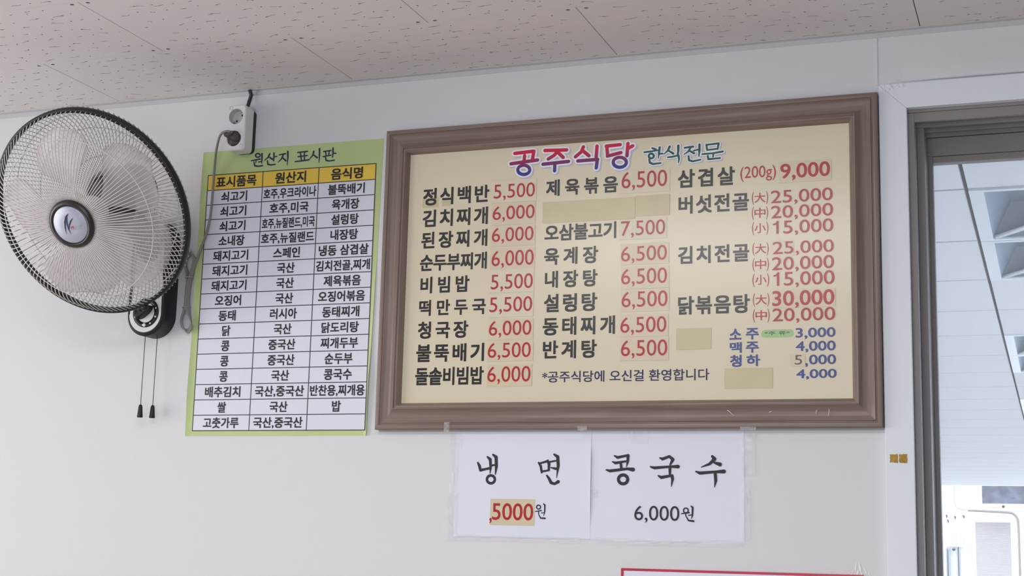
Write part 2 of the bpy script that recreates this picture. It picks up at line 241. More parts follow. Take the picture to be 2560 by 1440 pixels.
 'ink1': [[[[-1.09954,1.57212,0.00369],[-1.09576,1.56569,0.00626],[-1.0933,1.55686,0.00589],[-1.08167,1.55932,0.00478],[-1.07223,1.5612,0.00514]],[[-1.07884,1.58362,0.00405],[-1.07275,1.57866,0.00662],[-1.07127,1.56212,0.00514],[-1.0725,1.55019,0.00147]],[[-1.0671,1.58825,0.00405],[-1.06024,1.58329,0.00699],[-1.05909,1.56402,0.0066],[-1.06082,1.54898,0.0022]],[[-1.071,1.56635,0.00404],[-1.06117,1.56768,0.00404]],[[-1.06171,1.53873,0.00549],[-1.06205,1.54076,0.00549],[-1.06296,1.54265,0.00549],[-1.06435,1.54427,0.00549],[-1.06614,1.54551,0.00549],[-1.06821,1.54628,0.0055],[-1.07041,1.54654,0.0055],[-1.0726,1.54625,0.0055],[-1.07463,1.54545,0.0055],[-1.07635,1.54419,0.0055],[-1.07765,1.54255,0.0055],[-1.07845,1.54064,0.0055],[-1.07867,1.5386,0.0055],[-1.07832,1.53656,0.0055],[-1.07742,1.53467,0.00549],[-1.07602,1.53305,0.00549],[-1.07422,1.53181,0.00549],[-1.07215,1.53104,0.00549],[-1.06995,1.53079,0.00549],[-1.06776,1.53108,0.00548],[-1.06574,1.53188,0.00548],[-1.06402,1.53315,0.00548],[-1.06273,1.53479,0.00548],[-1.06194,1.53669,0.00548],[-1.06171,1.53873,0.00549]]],[[[-0.96955,1.57261,0.00363],[-0.96496,1.56627,0.00544],[-0.96235,1.55323,0.00435]],[[-0.96758,1.57098,0.00363],[-0.9513,1.5754,0.00472]],[[-0.95035,1.57631,0.00544],[-0.94733,1.56998,0.00616],[-0.94786,1.55911,0.0047]],[[-0.96239,1.55505,0.00399],[-0.94706,1.55767,0.00398]],[[-0.94646,1.57397,0.00362],[-0.93365,1.57637,0.00362]],[[-0.94333,1.56275,0.00253],[-0.93275,1.56064,0.00542]],[[-0.93718,1.58904,0.00399],[-0.9296,1.58416,0.00688],[-0.92809,1.56644,0.0065],[-0.93104,1.54296,0.00108]],[[-0.95164,1.54733,0.00361],[-0.9467,1.54104,0.00578],[-0.94231,1.53296,0.00613],[-0.93499,1.53086,0.00504],[-0.92744,1.53524,0.00684]]],[[[-0.96329,1.48503,0.00251],[-0.96345,1.48605,0.00252],[-0.9639,1.487,0.00252],[-0.96459,1.48781,0.00252],[-0.96548,1.48843,0.00252],[-0.9665,1.48881,0.00252],[-0.9676,1.48893,0.00252],[-0.96869,1.48878,0.00252],[-0.9697,1.48837,0.00252],[-0.97056,1.48773,0.00252],[-0.97122,1.4869,0.00252],[-0.97162,1.48594,0.00252],[-0.97174,1.48491,0.00252],[-0.97157,1.48389,0.00252],[-0.97112,1.48294,0.00252],[-0.97043,1.48214,0.00252],[-0.96954,1.48152,0.00252],[-0.96851,1.48114,0.00252],[-0.96742,1.48102,0.00251],[-0.96633,1.48117,0.00251],[-0.96532,1.48158,0.00251],[-0.96446,1.48222,0.00251],[-0.96381,1.48305,0.00251],[-0.96341,1.48401,0.00251],[-0.96329,1.48503,0.00251]],[[-0.97403,1.47625,0.0018],[-0.9616,1.47823,0.00251]],[[-0.96732,1.47689,0.00215],[-0.967,1.47151,0.00215]],[[-0.95748,1.4914,0.00216],[-0.95437,1.48911,0.00323],[-0.95446,1.47618,0.00287],[-0.95657,1.46773,0.0009]],[[-0.96148,1.47339,0.00179],[-0.95442,1.47439,0.00179]],[[-0.96698,1.47025,0.00179],[-0.9626,1.46351,0.00269],[-0.95359,1.46312,0.00358]]]],
 'ink2': [[[[-0.81294,1.58661,0.00296],[-0.80629,1.58325,0.00548],[-0.78551,1.58751,0.00463]],[[-0.78529,1.58709,0.00631],[-0.78559,1.57615,0.00546],[-0.78809,1.56564,0.00168]],[[-0.81674,1.57499,0.00253],[-0.81055,1.57248,0.00548],[-0.78822,1.57614,0.00378]],[[-0.79954,1.57084,0.00505],[-0.79831,1.56033,0.00588]],[[-0.82908,1.55912,0.00295],[-0.82134,1.55705,0.0059],[-0.78629,1.56145,0.00504],[-0.77493,1.55983,0.00796]],[[-0.78539,1.54092,0.00628],[-0.78574,1.54313,0.00628],[-0.7867,1.5452,0.00628],[-0.78822,1.54697,0.00628],[-0.79018,1.54832,0.00629],[-0.79246,1.54916,0.00629],[-0.79489,1.54944,0.00629],[-0.79733,1.54913,0.00629],[-0.79959,1.54826,0.00629],[-0.80152,1.54687,0.00629],[-0.80299,1.54508,0.00629],[-0.80391,1.543,0.00629],[-0.8042,1.54077,0.00629],[-0.80385,1.53855,0.00629],[-0.80288,1.53649,0.00629],[-0.80136,1.53472,0.00628],[-0.7994,1.53337,0.00628],[-0.79712,1.53253,0.00628],[-0.79468,1.53226,0.00628],[-0.79225,1.53257,0.00628],[-0.79,1.53345,0.00628],[-0.78807,1.53483,0.00627],[-0.7866,1.53662,0.00628],[-0.78569,1.53869,0.00628],[-0.78539,1.54092,0.00628]]],[[[-0.72142,1.58263,0.00292],[-0.71602,1.58056,0.00584],[-0.70252,1.5858,0.005],[-0.69563,1.57958,0.00666],[-0.70092,1.56978,0.00333]],[[-0.73961,1.56544,0.00334],[-0.73204,1.56339,0.00584],[-0.69982,1.56605,0.00457],[-0.68529,1.56611,0.00705]],[[-0.70131,1.56396,0.00582],[-0.70144,1.5515,0.00456]],[[-0.72437,1.54824,0.00291],[-0.7179,1.54517,0.00623],[-0.69714,1.54904,0.00456]],[[-0.69714,1.54842,0.00622],[-0.69603,1.54221,0.0058],[-0.6985,1.52771,0.00124]]],[[[-0.61865,1.586,0.00495],[-0.61402,1.58085,0.00742],[-0.62346,1.57155,0.00536],[-0.63988,1.56529,0.00165]],[[-0.61401,1.57365,0.00412],[-0.60353,1.5706,0.00781]],[[-0.65041,1.55699,0.00289],[-0.64238,1.55394,0.00618],[-0.61085,1.5566,0.00493],[-0.5958,1.5573,0.00779]],[[-0.61273,1.55371,0.00616],[-0.61167,1.53977,0.00615],[-0.61416,1.52705,0.00102]]],[[[-0.66491,1.48284,0.00246],[-0.66508,1.484,0.00246],[-0.66555,1.48508,0.00246],[-0.66629,1.486,0.00246],[-0.66726,1.48671,0.00246],[-0.66838,1.48714,0.00246],[-0.66958,1.48728,0.00246],[-0.67079,1.48711,0.00246],[-0.67191,1.48664,0.00246],[-0.67287,1.48591,0.00246],[-0.6736,1.48496,0.00246],[-0.67406,1.48387,0.00246],[-0.67422,1.4827,0.00246],[-0.67405,1.48154,0.00246],[-0.67358,1.48045,0.00246],[-0.67284,1.47953,0.00246],[-0.67187,1.47883,0.00246],[-0.67075,1.4784,0.00246],[-0.66954,1.47826,0.00246],[-0.66834,1.47843,0.00246],[-0.66722,1.4789,0.00246],[-0.66626,1.47963,0.00246],[-0.66553,1.48057,0.00246],[-0.66507,1.48167,0.00246],[-0.66491,1.48284,0.00246]],[[-0.678,1.47649,0.00205],[-0.66321,1.47877,0.00286]],[[-0.67017,1.47723,0.00225],[-0.66951,1.47192,0.00225]],[[-0.65946,1.49111,0.00246],[-0.65628,1.48849,0.00368],[-0.65686,1.47375,0.00327],[-0.65873,1.46718,0.00102]],[[-0.66424,1.47364,0.00205],[-0.65644,1.47478,0.00204]],[[-0.66845,1.4705,0.00205],[-0.6642,1.46382,0.00306],[-0.65471,1.46276,0.00388]]]],
 'p1st': [-1.0699,1.4482,-0.9756,1.5002],
 'p1num': [-1.0654,1.4582,-0.9783,1.4917],
 'p1comma': [-1.0708,1.4516,-1.0659,1.462],
 'p2num': [-0.7714,1.4626,-0.6823,1.4908],
 'cord': [[-1.6795,-0.062,2.289],[-1.694,-0.062,2.2937],[-1.7149,-0.052,2.2889],[-1.7327,-0.035,2.2654],[-1.7472,-0.016,2.2345],[-1.7538,-0.007,2.1911],[-1.755,-0.006,2.1545],[-1.7572,-0.006,2.1133],[-1.7657,-0.006,2.0726],[-1.776,-0.006,2.044],[-1.7849,-0.008,2.014],[-1.7927,-0.01,1.9822]],
 'bundle': [[-1.8033,-0.008,1.983],[-1.8124,-0.008,2.0088],[-1.8085,-0.008,2.0259],[-1.7963,-0.008,2.029],[-1.7873,-0.008,2.0186],[-1.7908,-0.008,1.9951],[-1.7971,-0.008,1.9691],[-1.7993,-0.008,1.9421],[-1.7985,-0.008,1.9177],[-1.7896,-0.008,1.8941],[-1.7852,-0.008,1.876],[-1.7924,-0.008,1.8628],[-1.8059,-0.008,1.865],[-1.8122,-0.008,1.8804],[-1.8085,-0.008,1.8991],[-1.8048,-0.008,1.9197],[-1.8044,-0.008,1.9423],[-1.8039,-0.008,1.963]],
 'wells': [[-1.6817,2.3313],[-1.6839,2.281]],
 'rod': [[-1.8787,-0.1,2.0048],[-1.9177,-0.055,1.8924]],
 'ties': [[-1.7989,-0.008,1.9792],[-1.8022,-0.008,1.9124]],
 'logo': [[[0.00198,0.0242,0.00098],[-0.00379,0.01828,0.00412],[-0.00939,0.00708,0.00392],[-0.01188,-0.0043,0.00255],[-0.01253,-0.01867,0.00039]],[[-0.00275,0.01823,0.00196],[-0.00521,0.00498,0.00294],[-0.00482,-0.00748,0.00255],[-0.00209,-0.0191,0.00059]],[[0.01071,0.01476,0.00078],[0.00487,0.00931,0.00255],[-0.00049,0.00095,0.00255],[-0.00326,-0.00754,0.00137]]],
 'logored': [[[0.00207,-0.00729,0.00157],[0.00411,-0.00355,0.00176],[0.00774,-0.00371,0.00176],[0.00739,-0.00704,0.00137]]],
 'logogray': [[[0.0097,-0.00427,0.00294],[0.01733,-0.00317,0.00274],[0.02495,-0.00207,0.00235]],[[0.00301,-0.00973,0.00078],[0.01377,-0.00875,0.00098],[0.02515,-0.00733,0.00078]]],
}

# ---------------------------------------------------------------- helpers
class MB:
    def __init__(s):
        s.v = []; s.f = []; s.smooth = []
    def add(s, vs, fs, smooth=False):
        n = len(s.v)
        s.v += [tuple(v) for v in vs]
        s.f += [tuple(i+n for i in f) for f in fs]
        s.smooth += [smooth]*len(fs)
        return s
    def box(s, x0, x1, y0, y1, z0, z1):
        vs = [(x, y, z) for z in (z0, z1) for y in (y0, y1) for x in (x0, x1)]
        return s.add(vs, [(0,2,3,1),(4,5,7,6),(0,1,5,4),(2,6,7,3),(0,4,6,2),(1,3,7,5)])
    def tube(s, pts, r, n=8, closed=False, flat=1.0):
        pts = [Vector(p) for p in pts]
        N = len(pts)
        rs = r if isinstance(r, (list, tuple)) else [r]*N
        vs = []
        prev = None
        for i, p in enumerate(pts):
            if closed: t = pts[(i+1) % N] - pts[i-1]
            else: t = pts[min(i+1, N-1)] - pts[max(i-1, 0)]
            if t.length < 1e-9: t = Vector((0, 0, 1))
            t.normalize()
            if prev is None:
                a = t.cross(Vector((0, 1, 0)))
                if a.length < .1: a = t.cross(Vector((1, 0, 0)))
            else:
                a = prev - t*prev.dot(t)
            a.normalize(); prev = a
            b = t.cross(a)
            for k in range(n):
                th = 2*PI*k/n
                vs.append(p + a*math.cos(th)*rs[i] + b*math.sin(th)*rs[i]*flat)
        fs = []
        for i in range(N if closed else N-1):
            j = (i+1) % N
            for k in range(n):
                l = (k+1) % n
                fs.append((i*n+k, i*n+l, j*n+l, j*n+k))
        if not closed:
            fs.append(tuple(reversed(range(n))))
            fs.append(tuple((N-1)*n+k for k in range(n)))
        return s.add(vs, fs, True)
    def lathe(s, prof, n, mx, smooth=True, close=False):
        """prof = [(r, h)] turned about the local Z of the matrix mx"""
        vs = []
        for r, h in prof:
            for k in range(n):
                t = 2*PI*k/n
                vs.append(mx @ Vector((r*math.cos(t), r*math.sin(t), h)))
        fs = []
        P = len(prof)
        for i in range(P if close else P-1):
            j = (i+1) % P
            for k in range(n):
                l = (k+1) % n
                fs.append((i*n+k, i*n+l, j*n+l, j*n+k))
        if not close:
            if prof[0][0] > 1e-6: fs.append(tuple(reversed(range(n))))
            if prof[-1][0] > 1e-6: fs.append(tuple((P-1)*n+k for k in range(n)))
        return s.add(vs, fs, smooth)
    def prism(s, outline, y0, y1, inset=0.0):
        """outline [(x, z)] counter-clockwise seen from -Y, from the back y1 to the front y0; inset bevels the front"""
        n = len(outline)
        cx = sum(p[0] for p in outline)/n; cz = sum(p[1] for p in outline)/n
        vs = [(x, y1, z) for x, z in outline] + [(x, y0, z) for x, z in outline]
        fs = [tuple(reversed(range(n)))]
        for k in range(n):
            l = (k+1) % n
            fs.append((k, l, n+l, n+k))
        if inset:
            for x, z in outline:
                d = math.hypot(x-cx, z-cz)
                k = (d-inset)/d if d > inset else .5
                vs.append((cx+(x-cx)*k, y0-inset*.7, cz+(z-cz)*k))
            for k in range(n):
                l = (k+1) % n
                fs.append((n+k, n+l, 2*n+l, 2*n+k))
            fs.append(tuple(2*n+k for k in range(n)))
        else:
            fs.append(tuple(n+k for k in range(n)))
        return s.add(vs, fs)
    def build(s, name, m, parent=None, bevel=0, auto=False):
        me = bpy.data.meshes.new(name)
        off = parent_loc(parent)
        me.from_pydata([(v[0]-off[0], v[1]-off[1], v[2]-off[2]) for v in s.v], [], s.f)
        me.polygons.foreach_set('use_smooth', s.smooth)
        me.materials.append(m)
        me.update()
        o = bpy.data.objects.new(name, me)
        C.objects.link(o)
        if parent: o.parent = parent
        if bevel:
            b = o.modifiers.new('bevel', 'BEVEL')
            b.width = bevel; b.segments = 2; b.limit_method = 'ANGLE'
        return o

def parent_loc(p):
    t = Vector((0, 0, 0))
    while p:
        t += p.location
        p = p.parent
    return t

def tag(o, label=None, cat=None, group=None, kind=None):
    if label: o['label'] = label
    if cat: o['category'] = cat
    if group: o['group'] = group
    if kind: o['kind'] = kind
    return o

def thing(name, loc, label, cat, group=None):
    o = bpy.data.objects.new(name, None)
    o.empty_display_size = .05
    C.objects.link(o)
    o.location = loc
    return tag(o, label, cat, group)

def arc(cx, cz, r, a0, a1, n):
    return [(cx+r*math.cos(a0+(a1-a0)*i/n), cz+r*math.sin(a0+(a1-a0)*i/n)) for i in range(n+1)]

def rrect(x0, z0, x1, z1, r, n=4):
    return (arc(x1-r, z0+r, r, -PI/2, 0, n) + arc(x1-r, z1-r, r, 0, PI/2, n)
            + arc(x0+r, z1-r, r, PI/2, PI, n) + arc(x0+r, z0+r, r, PI, 1.5*PI, n))

def smooth_path(pts, n=6, closed=False):
    P = [Vector(p) for p in pts]
    out = []
    N = len(P)
    for i in range(N if closed else N-1):
        if closed: a, b, c, d = P[i-1], P[i], P[(i+1) % N], P[(i+2) % N]
        else: a, b, c, d = P[max(i-1, 0)], P[i], P[i+1], P[min(i+2, N-1)]
        for k in range(n):
            t = k/n
            out.append(.5*((2*b)+(c-a)*t+(2*a-5*b+4*c-d)*t*t+(3*b-a-3*c+d)*t*t*t))
    if not closed: out.append(P[-1])
    return out

# ---------------------------------------------------------------- lettering
glyphs = {}
def inside(px, py, poly):
    c = np.zeros(px.shape, bool)
    n = len(poly)
    for i in range(n):
        x0, y0 = poly[i]; x1, y1 = poly[(i+1) % n]
        if y0 == y1: continue
        c ^= ((y0 > py) != (y1 > py)) & (px < (x1-x0)*(py-y0)/(y1-y0)+x0)
    return c

def cdt_pieces(polys, k):
    vs = []; ed = []
    for p in polys:
        n = len(vs); m_ = len(p)
        vs += [Vector((a*k, b*k)) for a, b in p]
        ed += [(n+i, n+(i+1) % m_) for i in range(m_)]
    r = delaunay_2d_cdt(vs, ed, [], 0, 1e-5)
    V = np.array([(v.x, v.y) for v in r[0]])/k
    F = np.array([tuple(f) for f in r[2]])
    c = V[F].mean(1)
    return V, F, c[:, 0], c[:, 1]

def ccw(V, f):
    (ax, ay), (bx, by), (cx, cy) = V[f[0]], V[f[1]], V[f[2]]
    return tuple(int(i) for i in f) if (bx-ax)*(cy-ay)-(by-ay)*(cx-ax) > 0 else tuple(int(i) for i in f[::-1])

def union(polys, k=100.0):
    """merge overlapping flat polygons into one clean set of faces"""
    V, F, px, py = cdt_pieces(polys, k)
    keep = np.zeros(px.shape, bool)
    for p in polys:
        keep |= inside(px, py, p)
    return [tuple(v) for v in V.tolist()], [ccw(V, f) for f in F[keep]]

def outline_with_holes(outer, holes, k=100.0):
    V, F, px, py = cdt_pieces([outer]+holes, k)
    keep = inside(px, py, outer)
    for h in holes:
        keep &= ~inside(px, py, h)
    return [tuple(v) for v in V.tolist()], [ccw(V, f) for f in F[keep]]

def glyph(ch, weight):
    """flat outline of one letter; weight thickens every stroke by that much on each side"""
    k = (ch, weight)
    if k in glyphs: return glyphs[k]
    cu = bpy.data.curves.new('g', 'FONT')
    cu.size = 1; cu.resolution_u = 5
    ob = bpy.data.objects.new('g', cu)
    C.objects.link(ob)
    def mesh(body):
        cu.body = body
        bpy.context.view_layer.update()
        dg = bpy.context.evaluated_depsgraph_get()
        me = ob.evaluated_get(dg).to_mesh()
        vs = [(v.co.x, v.co.y) for v in me.vertices]
        fs = [tuple(p.vertices) for p in me.polygons]
        ob.evaluated_get(dg).to_mesh_clear()
        return vs, fs
    vs, fs = mesh(ch)
    if vs:
        v2, _ = mesh(ch+ch)
        adv = max(p[0] for p in v2)-max(p[0] for p in vs)
    else:
        adv = .28
    bpy.data.objects.remove(ob); bpy.data.curves.remove(cu)
    if ch == '1':
        vs = [(.265, 0), (.355, 0), (.355, .69), (.29, .69), (.265, .63), (.22, .575), (.12, .54), (.12, .475), (.265, .50)]
        fs = [(0, 1, 2, 8), (8, 2, 3, 4), (8, 4, 5), (8, 5, 6, 7)]
        adv = .52
    if weight > 0 and vs:
        w_ = weight
        sh = ((-w_, -w_), (w_, -w_), (w_, w_), (-w_, w_)) if ord(ch) > 255 else [(w_*math.cos(PI*q/6), w_*math.sin(PI*q/6)) for q in range(12)]
        vs, fs = union([[(vs[i][0]+dx, vs[i][1]+dy) for i in f] for f in fs for dx, dy in sh], 10.0)
    glyphs[k] = (vs, fs, adv)
    return glyphs[k]

def text(mb, s, u0, v0, u1, v1, y, weight=.018, cond=None, fit_x=True, align='c'):
    """letters of s filling the wall rectangle (u0, v0)-(u1, v1) on the plane y"""
    gs = [glyph(c, weight) for c in s]
    ref = [g for c, g in zip(s, gs) if c not in ',()*. ' and g[0]] or [g for g in gs if g[0]]
    ym = min(p[1] for g in ref for p in g[0]); yM = max(p[1] for g in ref for p in g[0])
    sy = (v1-v0)/(yM-ym)
    left = min(p[0] for p in gs[0][0]); last = gs[-1]
    right = last[2]-max(p[0] for p in last[0])
    nat = sum(g[2] for g in gs)-left-right
    sx = sy*(cond or 1)
    track = 0
    if fit_x:
        if cond and len(s) > 1:
            track = ((u1-u0)-nat*sx)/(len(s)-1)
            if track < -.02*sy:
                track = -.02*sy
                sx = ((u1-u0)-track*(len(s)-1))/nat
        else:
            sx = (u1-u0)/nat
        x = u0-left*sx
    else:
        x = (u0+u1)/2-nat*sx/2-left*sx
    for vs, fs, adv in gs:
        if vs: mb.add([(x+p[0]*sx, y, v0+(p[1]-ym)*sy) for p in vs], fs)
        x += adv*sx+track
    return mb

def strokes(mb, lst, y, grow=0.0, dx=0, dz=0):
    """brush strokes [(u, v, width)...] merged into one flat outline"""
    polys = []
    for st in lst:
        P = [(p[0]+dx, p[1]+dz, p[2]/2+grow) for p in st]
        Q = [P[0]]
        for a, b in zip(P, P[1:]):
            n = 3
            for k in range(1, n+1):
                t = k/n
                Q.append(tuple(a[i]+(b[i]-a[i])*t for i in range(3)))
        for (x0, z0, r0), (x1, z1, r1) in zip(Q, Q[1:]):
            d = math.hypot(x1-x0, z1-z0)
            if d < 1e-7: continue
            nx, nz = -(z1-z0)/d, (x1-x0)/d
            polys.append([(x0-nx*r0, z0-nz*r0), (x1-nx*r1, z1-nz*r1), (x1+nx*r1, z1+nz*r1), (x0+nx*r0, z0+nz*r0)])
        for (x, z, r) in Q[::1]:
            polys.append([(x+r*math.cos(2*PI*k/10), z+r*math.sin(2*PI*k/10)) for k in range(10)])
    vs, fs = union(polys)
    mb.add([(a, y, b) for a, b in vs], fs)
    return mb

def rect(mb, u0, v0, u1, v1, y, th=.0004):
    return mb.box(u0, u1, y, y+th, v0, v1)

# ================================================================ THE ROOM
m = MB()
m.box(XL-.1, WX0, 0, .16, 0, CH+.05).box(WX1, XR+.1, 0, .16, 0, CH+.05).box(WX0, WX1, 0, .16, WZ1, CH+.05).box(WX0, WX1, 0, .16, 0, WZ0)
tag(m.build('wall_back', M['wall']), kind='structure')
m = MB().box(XL-.1, XL, YF, 0, 0, LW[2]).box(XL-.1, XL, YF, 0, LW[3], CH+.05).box(XL-.1, XL, YF, LW[0], LW[2], LW[3]).box(XL-.1, XL, LW[1], 0, LW[2], LW[3])
tag(m.build('wall_left', M['wall']), kind='structure')
m = MB().box(XR, XR+.1, YF, 0, 0, CH+.05)
tag(m.build('wall_right', M['unseen_wall']), kind='structure')
m = MB().box(XL-.1, XR+.1, YF-.1, YF, 0, FW[2]).box(XL-.1, XR+.1, YF-.1, YF, FW[3], CH+.05).box(XL-.1, FW[0], YF-.1, YF, FW[2], FW[3]).box(FW[1], XR+.1, YF-.1, YF, FW[2], FW[3])
tag(m.build('wall_front', M['unseen_wall']), kind='structure')
tag(MB().box(XL-.1, XR+.1, YF-.1, .16, -.05, 0).build('floor', M['floor']), kind='structure')

# ---- ceiling: acoustic tiles 600 x 291.5 with real pinholes and fissures
TW, TD, PIT = .6, .2915, .005
def make_tile(seed):
    rnd = random.Random(seed)
    loops = []
    NC, NR = 9, 8
    for r in range(NR):
        for c in range(NC):
            cx = (c+.5+(.25 if r % 2 else -.25)+rnd.uniform(-.22, .22))*TW/NC
            cy = (r+.5+rnd.uniform(-.2, .2))*TD/NR
            if not (.03 < cx < TW-.03 and .016 < cy < TD-.014): continue
            L = rnd.choice([.010, .014, .019, .023, .027])
            n = 6
            blob = rnd.randint(1, n-1)
            a = rnd.uniform(-.22, .28)
            top, bot = [], []
            ph = rnd.uniform(0, 6)
            for i in range(n+1):
                t = i/n
                x = cx+(t-.5)*L
                yy = cy+(t-.5)*L*a+.0013*math.sin(ph+t*5)
                hw = .0006 if i in (0, n) else rnd.uniform(.0006, .0011)
                if i == blob: hw = rnd.uniform(.0013, .0025)
                top.append((x, yy+hw)); bot.append((x, yy-hw))
            loops.append(bot+top[::-1])
            dx = cx+TW/NC*.5; dy = cy+rnd.uniform(-.012, .012)
            if .012 < dx < TW-.012 and .01 < dy < TD-.01 and rnd.random() < .85:
                rr = rnd.uniform(.0013, .0022)
                loops.append([(dx+rr*math.cos(2*PI*k/7), dy+rr*math.sin(2*PI*k/7)) for k in range(7)])
    for sx in (.018, TW-.018):
        for sy in (.009, TD-.009):
            loops.append([(sx+.0045*math.cos(2*PI*k/10), sy+.004*math.sin(2*PI*k/10)) for k in range(10)])
    g, h = .0009, .0003
    V, F = outline_with_holes([(g, h), (TW-g, h), (TW-g, TD-h), (g, TD-h)], loops)
    lp = loops
    b = MB()
    b.add([(x, y, 0) for x, y in V], [f[::-1] for f in F])
    pit0 = len(b.f)
    for l in lp:
        k = len(l)
        b.add([(x, y, 0) for x, y in l]+[(x, y, PIT) for x, y in l],
              [(i, (i+1) % k, k+(i+1) % k, k+i) for i in range(k)]
              + ([tuple(range(k, 2*k))[::-1]] if k in (7, 10) else [(k+i, k+k-1-i, k+k-2-i, k+i+1)[::-1] for i in range(k//2-1)]))
    pit1 = len(b.f)
    b.pits = (pit0, pit1)
    b.add([(x, y, z) for z in (0, .006) for x, y in ((g, h), (TW-g, h), (TW-g, TD-h), (g, TD-h))],
          [(0, 4, 5, 1), (1, 5, 6, 2), (2, 6, 7, 3), (3, 7, 4, 0)])
    return b
tiles = [make_tile(s) for s in (3, 11, 29, 47)]
ceil = MB(); pits = []
rr = random.Random(5)
TX0 = -2.0149
for row in range(4):
    off = 0 if row % 2 == 0 else .3
    for k in range(-3, 5):
        x0 = TX0+off+k*TW; y1 = -row*TD
        if x0 > .95: continue
        t = rr.choice(tiles); fu = rr.random() < .5; fv = rr.random() < .5
        vs = []
        for x, y, z in t.v:
            xx = TW-x if fu else x
            yy = TD-y if fv else y
            vs.append((x0+xx, y1-yy, CH+z))
        flip = (fu + fv + 1) % 2
        pits.append((len(ceil.f)+t.pits[0], len(ceil.f)+t.pits[1]))
        ceil.add(vs, [f[::-1] if flip else f for f in t.f])
NR0 = -4*TD
ceil.box(XL-.1, XR+.1, YF-.1, NR0, CH, CH+.006)
ceil.box(XL-.1, TX0-3*TW+.3, NR0, 0, CH+.0002, CH+.006).box(TX0+5*TW, XR+.1, NR0, 0, CH+.0002, CH+.006)
co = ceil.build('ceiling', M['ceiling'])
co.data.materials.append(M['tile_core'])
mi = np.zeros(len(co.data.polygons), np.int32)
for a, b in pits: mi[a:b] = 1
co.data.polygons.foreach_set('material_index', mi)
tag(co, kind='structure')
tag(MB().box(XL-.1, XR+.1, YF-.1, .16, CH+.0065, CH+.05).build('trim_4', M['ceil_back']), kind='structure')
# wall angle under the ceiling
m = MB().box(XL, XR, -.0014, 0, CH-.0115, CH-.0002).box(XL, XR, -.014, -.0014, CH-.0016, CH-.0002)
tag(m.build('trim_2', M['trim_metal']), kind='structure')

# ---- window: casing, frame with rails, sash, glass, insect screen
m = MB()
m.add([(x, y, z) for y in (-.012, 0) for x, z in ((-.2945, .9), (WX0, .9), (WX0, WZ1), (-.2945, 2.294))],
      [(0,1,2,3),(4,7,6,5),(0,4,5,1),(1,5,6,2),(2,6,7,3),(3,7,4,0)])
m.add([(x, y, z) for y in (-.0122, 0) for x, z in ((-.2945, 2.2941), (WX0, WZ1+.0001), (WX1, WZ1+.0001), (WX1+.05, 2.2965))],
      [(0,1,2,3),(4,7,6,5),(0,4,5,1),(1,5,6,2),(2,6,7,3),(3,7,4,0)])
m.box(WX1, WX1+.05, -.012, 0, .9, WZ1)
tag(m.build('trim_1', M['casing'], bevel=.0012), kind='structure')
# filler lump where the casing corner meets the wall
m = MB()
rnd = random.Random(2)
for k in range(46):
    t = rnd.random()
    x = -.291+.045*t; z = 2.2925-.012*rnd.random()*(1-t*.5)
    r = rnd.uniform(.001, .0028)
    m.lathe([(0, r*.35), (r*.7, r*.25), (r*.95, -.0005), (r, -.002)], 6, Matrix.Translation((x, -.012, z)) @ Matrix.Rotation(PI/2, 4, 'X'))
tag(m.build('trim_3', M['casing']), kind='structure')
# uneven plaster edge over the window head, with a crack under it
m = MB()
rnd = random.Random(9)
N = 60
lo = []
z = 2.2995
for i in range(N+1):
    z += rnd.uniform(-.0006, .0006); z = min(2.301, max(2.2978, z))
    lo.append((-.250+1.36*i/N, z))
vs = []
for x, z in lo:
    f = min(1, max(.02, (x+.252)/.10))
    vs += [(x, -.0002, z), (x, -.0085*f, z), (x, -.0092*f, z+.004), (x, -.005*f, z+.03), (x, -.0002*f, z+.07)]
m.add(vs, [(5*i+j, 5*i+j+5, 5*i+j+6, 5*i+j+1) for i in range(N) for j in range(4)], True)
m.box(-.2985, -.2965, -.0014, -.0001, 2.297, CH-.012)
tag(m.build('trim_5', M['wall']), kind='structure')
win = bpy.data.objects.new('window_1', None)
C.objects.link(win)
tag(win, kind='structure')
fr = MB()
# side jamb with steps
fr.box(WX0, -.231, .0045, .15, WZ0+.03, WZ1-.0065)
fr.box(-.231, -.217, .05, .15, WZ0, WZ1-.02)
# head: three rails hanging from the top channel
fr.box(WX0, WX1, .004, .15, WZ1-.006, WZ1)
for y0 in (.006, .045, .085):
    fr.box(WX0+.002, WX1, y0, y0+.010, WZ1-.024, WZ1-.006)
fr.box(WX0, WX1, .10, .15, WZ1-.03, WZ1)
fr.box(WX0, WX1, .0, .16, WZ0, WZ0+.03)
fr.box(WX1-.012, WX1, .004, .15, WZ0, WZ1)
fr.build('frame', M['sash'], win, bevel=.001)
sa = MB()
SY = .105
sa.box(-.2295, -.2155, SY, SY+.03, WZ0+.03, 2.214)
sa.box(-.2155, -.2065, SY+.005, SY+.03, WZ0+.03, 2.2)
sa.box(-.2155, WX1-.01, SY, SY+.03, 2.178, 2.214)
sa.box(-.2065, WX1-.01, SY+.006, SY+.03, 2.1655, 2.178)
sa.box(-.2155, WX1-.01, SY, SY+.03, WZ0+.03, WZ0+.08)
sa.box(.42, .47, SY-.003, SY+.028, WZ0+.032, 2.2)
sa.build('sash', M['sash'], win, bevel=.001)
MB().box(-.21, WX1-.01, SY+.016, SY+.020, WZ0+.05, 2.175).build('glass', M['glass'], win)
MB().box(-.212, WX1-.01, SY+.034, SY+.0345, WZ0+.05, 2.18).build('insect_screen', M['screen'], win)

